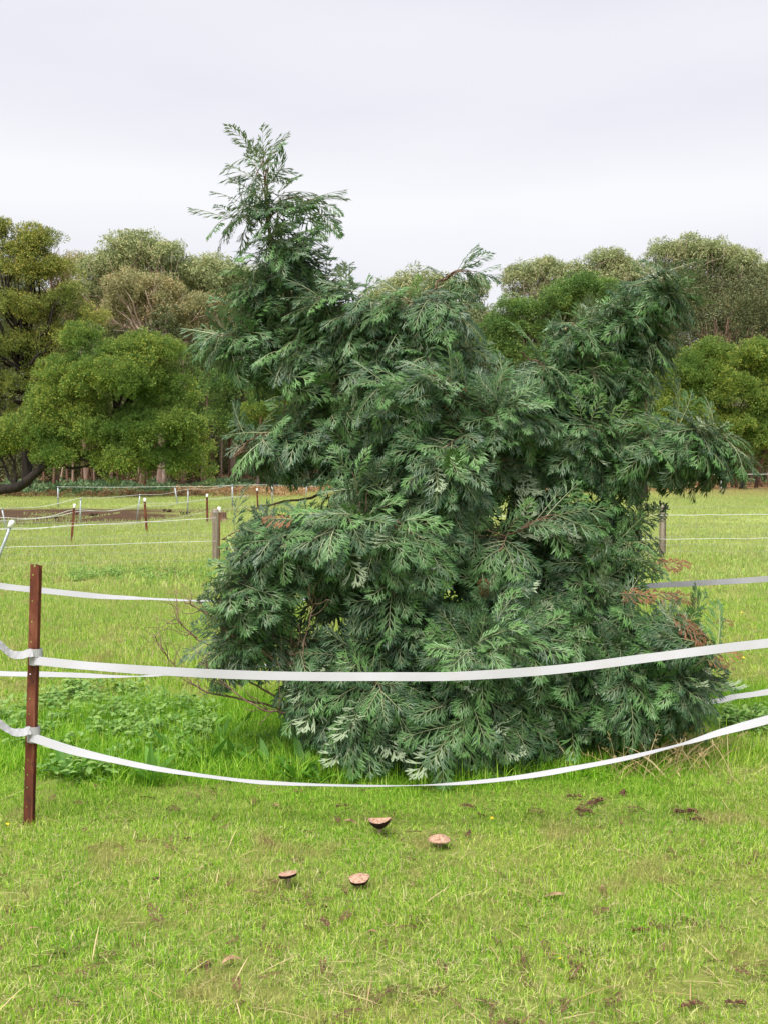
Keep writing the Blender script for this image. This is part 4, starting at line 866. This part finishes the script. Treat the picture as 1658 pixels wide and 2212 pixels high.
# ------------------------------------------------------------------ wooden post and mesh fence
m, t, b = mat('weathered_wood', rough=.9, spec=.15); nn = noise(t, 22, 7, stretch=(1, 1, .06)); c = ramp(t, nn, [(.3, (0.12, 0.09, 0.065)), (.55, (0.27, 0.22, 0.17)), (.8, (0.42, 0.37, 0.30))]); t.links.new(c, b.inputs['Base Color']); bump(t, b, nn, .9, .02); M_wood = m
fence = thing('wire_mesh_fence', 'wire mesh fence on grey timber posts crossing the paddock behind the grevillea', 'fence', (0, 18, 0))
def wood_post(px, ytop, Y, wpx, lean=0):
    f = Vector(((px - 829) / F * Y, Y, -.2)); tp = P(px + lean, ytop, Y); r_ = wpx / 2 * Y / F; mb = MB(); k = 14
    path = [np.array(f) + (np.array(tp) - np.array(f)) * u for u in (0, .3, .6, .9, .985, 1)]
    mb.tube(path, [r_ * 1.03, r_, r_, r_ * .98, r_ * .93, r_ * .8], 12)
    p = rel(ob('post', mb.mesh('post', M_wood, True)), fence)
    st = MB(); c_ = np.array(tp) + [0, -r_ - .008, -.05]; st.tube([c_ + [-.03, 0, 0], c_ + [-.01, -.012, .012], c_ + [.01, -.014, -.004], c_ + [.03, 0, .006]], .006, 6); st.tube([c_ + [0, -.01, -.035], c_ + [.004, -.016, .02]], .007, 6)
    o = ob('insulator', st.mesh('insulator', M_wire, True)); o.matrix_parent_inverse = Matrix.Translation(fence.location).inverted(); o.parent = p; o.matrix_parent_inverse = Matrix.Identity(4)
wood_post(466, 1099, 17.2, 15, 0); wood_post(1430.5, 1091, 18.9, 14); wood_post(940, 1093, 18.0, 14)
def fw(px0, y0, Y0, px1, y1, Y1, r_, mt, name, n=24, sag=.0):
    a, b_ = np.array(P(px0, y0, Y0)), np.array(P(px1, y1, Y1)); u = np.linspace(0, 1, n)[:, None]; p = a + (b_ - a) * u; p[:, 2] -= sag * np.sin(u[:, 0] * math.pi) * 1; p[1:-1] += rng.normal(0, .004, (n - 2, 3))
    mb = MB(); mb.tube(p, r_, 5); return rel(ob(name, mb.mesh(name, mt, True)), fence)
LX0, LY0, LX1, LY1 = -160, 15.6, 466, 17.12
for ya, yb in ((1127, 1126), (1163, 1154), (1200, 1190), (1219, 1209), (1240, 1228)):
    fw(LX0, ya + 3, LY0, LX1, yb, LY1, .0021, M_wire, 'line_wire')
fw(LX0, 1148, LY0, LX1, 1118, LY1, .0036, M_poly, 'polywire', sag=.02); fw(LX0, 1185, LY0, LX1, 1168, LY1, .0034, M_poly, 'polywire', sag=.01)
for q in range(19):
    u = (q + .35) / 19; px = LX0 + (LX1 - LX0) * u; Y = LY0 + (LY1 - LY0) * u
    fw(px + rng.normal(0, 1.5), 1130 - 2 * u, Y, px + rng.normal(0, 1.5), 1243 - 15 * u, Y, .0016, M_wire, 'stay_wire', 6)
for ya in (1095, 1111, 1136.5, 1158, 1176, 1191.5, 1208.5, 1221.5):
    fw(900, ya + 1, 17.95, 1431, ya + .5, 18.8, .0021, M_wire, 'line_wire'); fw(1431, ya, 18.8, 1900, ya - 2, 18.9, .0021, M_wire, 'line_wire')
for ya in (1112.5, 1164):
    fw(900, ya + 2, 17.93, 1431, ya, 18.78, .0036, M_poly, 'polywire', sag=.01); fw(1431, ya, 18.78, 1900, ya - 4, 18.88, .0036, M_poly, 'polywire')
for q in range(16):
    px = 1360 + 36 * q; fw(px + rng.normal(0, 1.5), 1111, 18.8, px + rng.normal(0, 1.5), 1222, 18.8, .0017, M_wire, 'stay_wire', 6)

# ------------------------------------------------------------------ paddock posts and polywires
def gp(px, py):                         # a foot on the ground
    return G(px, py)
RP = [((162, 1090), (156, 1168.6), 'rusty white-capped picket furthest left in the paddock'), ((313.6, 1077), (318.8, 1148), 'rusty white-capped picket leaning slightly, middle of the mud edge'),
      ((448, 1068), (449.7, 1133), 'rusty white-capped picket beyond the wooden post near the stump'), ((474, 1097), (474, 1221), 'rusty white-capped picket standing right beside the left wooden post'),
      ((556, 1056), (558, 1104), 'rusty white-capped picket seen past the left leaf tips of the grevillea')]
for tp_, ft, lb in RP:
    f = gp(*ft); Y = f.y; picket('capped_picket', lb, P(tp_[0], tp_[1], Y), f, .05 if Y < 25 else .06, 'white-capped rusty pickets in the paddock', cap=.10, yaw=rng.uniform(-.5, .5))
GP = [((175, 1075), (174, 1140.6), 'straight galvanised stake in the mud behind the leftmost rusty picket'), ((303.5, 1067), (296, 1127), 'galvanised stake leaning left beside the middle rusty picket'),
      ((407, 1056), (406, 1112), 'upright galvanised stake left of the stump'), ((502.5, 1046), (502.5, 1099), 'tall galvanised stake just left of the grevillea tips'), ((126, 1050), (126.7, 1096), 'distant galvanised stake before the bracken on the left'),
      ((378, 1050), (385, 1093), 'distant galvanised stake leaning back before the bracken'), ((5, 1097), (16, 1151), 'galvanised stake at the left end of the mud, leaning'), ((588.6, 1045), (588.6, 1091), 'galvanised stake half hidden by grevillea leaves'),
      ((1556, 1034), (1556, 1069), 'lone pale stake in the far right paddock'), ((662, 1049), (662, 1075), 'pale stake glimpsed through the grevillea')]
for tp_, ft, lb in GP:
    f = gp(*ft); Y = f.y; tq = P(tp_[0], tp_[1], Y); root = thing('metal_stake', lb, 'stake', f, 'galvanised stakes in the paddock'); v = tq - f; r_ = .02 if Y < 40 else .03
    mb = MB(); mb.tube([np.array(v) * -.08, np.array(v) * .5, np.array(v)], r_, 7); ob('shaft', mb.mesh('stake', M_galv, True)).parent = root
    for u in (.97, .45):
        cm = MB(); cm.tube([np.array(v) * (u - .012), np.array(v) * (u + .022)], r_ * 1.7, 6); ob('insulator', cm.mesh('insulator', M_wire, True)).parent = root
root = thing('metal_stake', 'leaning grey stake with white cap cut by the left edge', 'stake', P(-24, 1262, 14.8))
a, b_ = np.array(P(26, 1130, 14.8) - root.location), np.array([0, 0, -.1]); mb = MB(); mb.tube([b_, a * .5, a], .021, 8); ob('shaft', mb.mesh('stake', M_galv, True)).parent = root
cm = MB(); u_ = a / np.linalg.norm(a); cm.tube([a - u_ * .06, a - u_ * .055, a + u_ * .02, a + u_ * .045], [.036, .042, .042, .024], 10); ob('cap', cm.mesh('cap', M_white, True)).parent = root
def Z4(x, y): return x / 3.071, 1026 + y / 3.071
WIRES = [([(388, 77, 47), (780, 80, 46), (1160, 75, 45.5), (1350, 76, 44), (1543, 68, 43.5), (1810, 66, 46), (2100, 74, 44)], 'straight polywire along the far side of the paddock'),
         ([(0, 220, 26.5), (250, 212, 28), (400, 185, 28.4), (537, 152, 28.8), (700, 150, 30), (932, 130, 31.8), (1080, 126, 33), (1250, 93, 36), (1400, 92, 39), (1543, 68, 42), (1810, 62, 45)], 'sagging top polywire joining the galvanised stakes'),
         ([(0, 280, 23), (200, 287, 23.2), (350, 270, 23.3), (497, 229, 23.4), (720, 236, 25), (963, 190, 26.7), (1180, 182, 30), (1376, 160, 33.5), (1658, 132, 38)], 'sagging top polywire joining the rusty capped pickets'),
         ([(0, 303, 26.4), (200, 292, 27.5), (380, 272, 28.3), (537, 239, 28.7), (750, 236, 30), (920, 208, 31.7), (1100, 200, 34), (1250, 178, 36), (1543, 150, 42), (1658, 140, 43)], 'lower polywire joining the galvanised stakes'),
         ([(0, 360, 23), (250, 355, 23.2), (485, 330, 23.4), (800, 326, 25.5), (975, 312, 26.7), (1200, 278, 30), (1380, 240, 33.5), (1543, 220, 36), (1658, 208, 38)], 'lower polywire joining the rusty capped pickets')]
for l, lb in WIRES:
    p = catmull(np.array([P(*Z4(x, y), Y) for x, y, Y in l]), 60); mb = MB(); mb.tube(p, .0055 if 'galvanised' in lb or 'far' in lb else .0048, 5)
    ob('polywire', mb.mesh('polywire', M_poly, True), label=lb, category='wire', group='polywires of the paddock fence')
mb = MB(); mb.tube(catmull(np.array([P(1380, 1026, 65), P(1500, 1025, 66), P(1620, 1024, 66), P(1900, 1022, 66)]), 20), .012, 5); ob('polywire', mb.mesh('polywire', M_poly, True), label='thin polywire in front of the forest on the far right', category='wire')

# stump
f = G(472, 1128); st = thing('tree_stump', 'dark rotting stump behind the capped picket and wooden post', 'stump', f); mb = MB(); k = 12
rr = .28
for q in range(5):
    a = rng.uniform(0, 6.28); mb.tube([(0, 0, .05), (math.cos(a) * .25, math.sin(a) * .25, .06), (math.cos(a) * .5, math.sin(a) * .5, -.03)], [.12, .08, .03], 6)
mb.tube([(0, 0, -.1), (0, 0, .05), (.01, 0, .2), (.03, 0, .34)], [rr * 1.2, rr, rr * .86, rr * .8], k); ob('bole', mb.mesh('stump', M_trunkr, False)).parent = st

# ------------------------------------------------------------------ mushrooms
m, t, b = mat('mushroom_cap', rough=.85, spec=.15); c = ramp(t, noise(t, 90, 6), [(.32, (0.16, 0.08, 0.05)), (.45, (0.36, 0.22, 0.15)), (.7, (0.50, 0.34, 0.25))]); t.links.new(c, b.inputs['Base Color']); bump(t, b, noise(t, 150, 5), .5, .004); M_cap = m
M_gill = bark('gills', (0.012, 0.007, 0.006), (0.06, 0.03, 0.022), 180, (1, 1, .3)); M_mstem = bark('mushroom_stem', (0.30, 0.20, 0.14), (0.55, 0.42, 0.32), 60)
def mushroom(label, px, py, wpx, prof, h, tilt, seed, stem_r=.011, dish=0.):
    f = G(px, py); r_ = wpx / 2 * f.y / F; root = thing('mushroom', label, 'mushroom', f, 'mushrooms in the grass'); g = np.random.default_rng(seed); K = 28
    rad = 1 + .05 * np.sin(np.arange(K) / K * 6.28 * 2 + g.uniform(0, 6)) + .03 * np.sin(np.arange(K) / K * 6.28 * 5 + 1) + g.normal(0, .012, K)
    a = np.arange(K) / K * 6.283; edge = dish * (np.cos(a * 2 + .3)) * r_
    def lathe(profile, flip):
        V = [(0, 0, profile[0][1] * r_)]
        for u, z_ in profile[1:]: V += [(r_ * u * rad[q] * math.cos(a[q]), r_ * u * rad[q] * math.sin(a[q]) * .95, r_ * z_ + edge[q] * u * u) for q in range(K)]
        n_ = len(profile) - 1; Q = []; T = [(0, 1 + q, 1 + (q + 1) % K) for q in range(K)]
        for s in range(n_ - 1): Q += [(1 + s * K + q, 1 + (s + 1) * K + q, 1 + (s + 1) * K + (q + 1) % K, 1 + s * K + (q + 1) % K) for q in range(K)]
        if flip: Q = [q[::-1] for q in Q]; T = [q[::-1] for q in T]
        return V, Q, T
    top_, und = prof
    for nm, pf, mt, fl in (('cap', top_, M_cap, False), ('gills', und, M_gill, True)):
        mb = MB(); mb.add(*lathe(pf, fl)); o = ob(nm, mb.mesh(nm, mt, True)); o.parent = root; o.location = (0, 0, h); o.rotation_euler = tilt
    mb = MB(); mb.tube([(0, 0, -.01), (0, 0, h * .4), (.002, 0, h * .95), (.002, 0, h + r_ * .12)], [stem_r * 1.15, stem_r, stem_r * .95, stem_r], 10); ob('stem', mb.mesh('stem', M_mstem, True)).parent = root
DOME = ([(0, .41), (.25, .38), (.5, .29), (.75, .16), (.93, .02), (1, -.08)], [(0, .0), (.3, -.02), (.7, -.08), (.92, -.12), (1, -.04)])
FLAT = ([(0, .10), (.3, .12), (.6, .12), (.85, .10), (1, .06)], [(0, -.20), (.3, -.24), (.7, -.28), (.94, -.22), (1, .06)])
DISH = ([(0, .02), (.3, .04), (.6, .12), (.85, .26), (1, .36)], [(0, -.42), (.3, -.38), (.6, -.22), (.88, .04), (1, .36)])
mushroom('upturned dished mushroom with black gills showing, topmost in the grass', 820, 1808, 50, DISH, .052, (R(-4), R(-5), 0), 1, dish=.10)
mushroom('domed tan mushroom right of the upturned one', 948, 1836, 50, DOME, .040, (R(0), R(3), .4), 2)
mushroom('flat mushroom with dark red-brown rim on a thick stem, leftmost', 622, 1930, 43, FLAT, .054, (R(-9), R(2), .9), 3, .013)
mushroom('flat pale tan mushroom tilted towards the camera', 776, 1926, 47, FLAT, .042, (R(5), R(-4), .2), 4, .011, .05)

# ------------------------------------------------------------------ fallen leaves, dead fronds, flowers
M_fallen = bark('fallen_leaf', (0.10, 0.055, 0.03), (0.42, 0.28, 0.17), 30, (1, 1, 1)); M_litter = bark('dead_frond', (0.05, 0.028, 0.02), (0.24, 0.13, 0.08), 60, (1, 1, 1))
def fallen_me(seed, curl):
    g = np.random.default_rng(seed); V, Fq, C = [], [], []; n = 9
    for i in range(n):
        u = i / (n - 1); w_ = .30 * math.sin(math.pi * (u * .96 + .02)) ** .8; z_ = curl * math.sin(u * 3.1) * .25 + .02
        V += [(u - .5, -w_ * .5 + .05 * math.sin(u * 4), z_ + curl * w_ * .5), (u - .5, .05 * math.sin(u * 4), z_), (u - .5, w_ * .5 + .05 * math.sin(u * 4), z_ + curl * w_ * .6)]
        if i: q = 3 * i; Fq += [(q - 3, q - 2, q + 1, q), (q - 2, q - 1, q + 2, q + 1)]
    return mesh_np('fallen_leaf', np.array(V), [Fq], [M_fallen], smooth=True)
fl = [fallen_me(s, c_) for s, c_ in enumerate((.25, .5, .12))]
for px, py, l, a, lb in ((594, 1748, .085, -.5, 'curled tan fallen leaf below the lower tape, left of the mushrooms'), (757, 1790, .085, -.1, 'long tan fallen leaf left of the upturned mushroom'), (505, 1731, .03, 1, 'small whitish fallen leaf just below the lower tape'),
     (292, 1924, .04, .5, 'small brown fallen leaf on the left, level with the lower mushrooms'), (412, 1912, .05, 1.2, 'pale brown fallen leaf left of the lower mushrooms'), (500, 2099, .09, .2, 'brown curled fallen leaf at the lower left'),
     (1196, 1944, .11, -.15, 'large pinkish tan fallen leaf right of the mushrooms'), (803, 2038, .06, -.4, 'thin tan fallen leaf in the middle lower lawn'), (816, 1987, .045, -.7, 'dark curled fallen leaf below the tilted mushroom'), (625, 1968, .03, 1.8, 'short pale fallen leaf under the leftmost mushroom'),
     (70, 2020, .05, .3, 'pale fallen leaf near the left edge'), (1300, 1923, .05, .9, 'grey brown fallen leaf beside the large pinkish one'), (590, 1245, .2, .3, 'fallen bark strip left of the grevillea in the mid paddock'), (215, 1241, .16, .5, 'pale fallen bark piece near the clover patch'), (240, 1242, .16, -.3, 'light curled bark piece beside the clover patch')):
    o = ob('fallen_leaf', fl[rng.integers(0, 3)], label=lb, category='leaf', group='fallen leaves on the grass'); g_ = G(px, py); o.location = g_ + Vector((0, 0, .018)); l *= .8; o.rotation_euler = (R(5), rng.normal(0, .15), a); o.scale = (l, l, l)
def litter_me(seed, n=14):
    g = np.random.default_rng(seed); mb = MB(); mb.tube([(-.48, 0, .05), (-.1, .03, .09), (.2, -.02, .08), (.5, .02, .04)], [.012, .03, .028, .01], 5)
    for i in range(n):
        a = g.uniform(0, 6.28); c_ = np.array([g.uniform(-.4, .4), 0, .06]); d = np.array([math.cos(a), math.sin(a) * .7, g.normal(.1, .25)]); l = g.uniform(.15, .5)
        p = catmull(np.array([c_ - d * l * .15, c_ + [0, 0, g.uniform(.05, .2)], c_ + d * l / 2 + g.normal(0, .08, 3)]), 6); mb.tube(p, np.array([.01, .035, .045, .04, .03, .008]), 3)
    return mb.mesh('dead_frond', M_litter)
lt = [litter_me(s) for s in range(4)]
for px, py, l, lb in ((1285, 1745, .16, 'largest reddish brown dead frond at the right, below the dry grass'), (1345, 1724, .12, 'curled brown dead frond just right of the largest one'), (1262, 1762, .12, 'brown dead frond touching the lower left of the largest one'), (1480, 1770, .15, 'dark grey brown dead frond on the right lawn'),
     (1500, 1786, .11, 'greyish dead frond below the dark one on the right lawn'), (1008, 1813, .09, 'dark brown dead frond right of the domed mushroom'), (740, 1750, .08, 'small brown dead frond under the middle of the lower tape'), (1010, 1742, .09, 'brown dead frond under the tape, right of centre'),
     (1040, 1762, .07, 'tiny brown dead frond beside the one under the tape'), (1592, 1836, .05, 'small black dead frond near the right edge'), (1490, 2165, .10, 'dark brown dead frond at the lower right'), (1590, 2163, .09, 'brown dead frond near the lower right corner'), (406, 1824, .05, 'small dark dead frond on the left lawn'),
     (1500, 1710, .07, 'brown dead frond right of the dry grass'), (340, 1915, .07, 'brown dead frond on the left lawn'), (1380, 2015, .10, 'dark flat dead frond on the lower right lawn'), (1240, 1730, .10, 'brown dead frond left of the curled one')):
    o = ob('dead_frond', lt[rng.integers(0, 4)], label=lb, category='leaf litter', group='dead fronds on the grass'); o.location = G(px, py) + Vector((0, 0, .012)); o.rotation_euler = (0, 0, rng.normal(0, .5)); o.scale = (l, l, l * .7)
lit_me = [mesh_np('litter', fr_me[i].name and np.array([v.co[:] for v in fr_me[i].vertices]) * [1, .6, .6], [np.array([p.vertices[:] for p in fr_me[i].polygons if len(p.vertices) == 3])], [M_litter]) for i in (1, 4)]
nl_ = 340; px = rng.uniform(-60, 1720, nl_); py = rng.uniform(1700, 2260, nl_); cl = rng.normal(0, 1, nl_)
w_ = np.array([mn.noise(Vector((a * .008, b_ * .02, 7.7))) for a, b_ in zip(px, py)]) > -.05; px, py = px[w_], py[w_]
gg = np.array([G(a, b_) for a, b_ in zip(px, py)]) + [0, 0, .03]
scatter('leaf_litter', gg, up_rot(len(gg), .25), rng.uniform(.04, .11, len(gg)), [proto('litter_bit', m_) for m_ in lit_me], kind='stuff', label='tiny brown bits of leaf litter sprinkled over the near lawn', category='leaf litter')
M_yel = mat('yellow_petal', (0.80, 0.55, 0.01), .6, .3)[0]
V, T = [(0, 0, .1)], []
for q in range(14):
    a = q / 14 * 6.283; s = 1 if q % 2 else .78; b_ = len(V); V += [(math.cos(a - .18) * s * .6, math.sin(a - .18) * s * .6, .22), (math.cos(a + .18) * s * .6, math.sin(a + .18) * s * .6, .22), (math.cos(a) * s, math.sin(a) * s, .3)]; T += [(0, b_, b_ + 1), (b_, b_ + 2, b_ + 1)]
yf = mesh_np('petals', np.array(V), [T], [M_yel]); V_, Q_, T_ = tube_arrays([(0, 0, -3.), (.1, 0, -1.4), (0, 0, .1)], .10, 5); ys = mesh_np('flower_stem', V_, [Q_, T_], [M_dock], col=np.tile([.5, 0, 0, 1.], (len(V_), 1)))
FL = [(1061, 1779, 'yellow flower right of the domed mushroom, just below the tape'), (17, 1785, 'yellow flower left of the foot of the rusty picket'), (1516, 1899, 'yellow flower on the right lawn'), (1224, 1963, 'yellow flower below the large pinkish fallen leaf'), (1209, 2084, 'lowest yellow flower, lower right lawn')]
FL += [(x, y, 'tiny yellow flower in the right paddock behind the tapes') for x, y in ((1530, 1205), (1536, 1213), (1582, 1193), (1600, 1187), (1623, 1190), (1570, 1222), (1543, 1227), (1450, 1240), (1560, 1238), (1637, 1300), (1530, 1318), (1618, 1365), (1630, 1368), (1600, 1330), (1604, 1435), (1493, 1305), (1510, 1196), (1482, 1198), (1560, 1182), (1640, 1207))]
for q, (px, py, lb) in enumerate(FL):
    near = q < 5; s = (.011 if near else .016); root = thing('yellow_flower', lb, 'flower', G(px, py) + Vector((0, 0, .035 if near else .05)), 'yellow flowers in the paddock' if not near else 'yellow flowers on the near lawn')
    root.scale = (s, s, s); root.rotation_euler = (R(25), 0, q)
    ob('petals', yf).parent = root; ob('stem', ys).parent = root
# clods of mud and dung
M_clod = bark('mud_clod', (0.02, 0.012, 0.008), (0.09, 0.055, 0.035), 14, (1, 1, 1))
def clod(px, py, r_, lb):
    g = np.random.default_rng(int(px)); mb = MB(); 
    for q in range(7):
        c_ = np.array([g.normal(0, .5), g.normal(0, .4), .15 + abs(g.normal(0, .15))]) * r_; mb.tube([c_ - [0, 0, r_ * .3], c_ - [0, 0, .15 * r_], c_ + [0, 0, .1 * r_], c_ + [0, 0, .25 * r_]], [r_ * .3, r_ * .42, r_ * .36, r_ * .12], 7)
    o = ob('mud_clod', mb.mesh('clod', M_clod, False), label=lb, category='clod', group='mud clods in the trampled patch'); o.location = G(px, py)
for px, py, r_, lb in ((202, 1114, .28, 'dark clod right of the straight galvanised stake'), (361, 1105, .3, 'dark clod between the stakes on the paddock grass'), (117, 1119, .25, 'dark clod in the middle of the mud patch'), (116, 1098, .2, 'small dark clod at the back of the mud patch'), (400, 1111, .3, 'brown clod at the foot of the upright stake'), (162, 1111, .25, 'dark clod by the leftmost rusty picket'), (215, 1088, .2, 'small clod far back right of the mud')):
    clod(px, py, r_ * .55, lb)
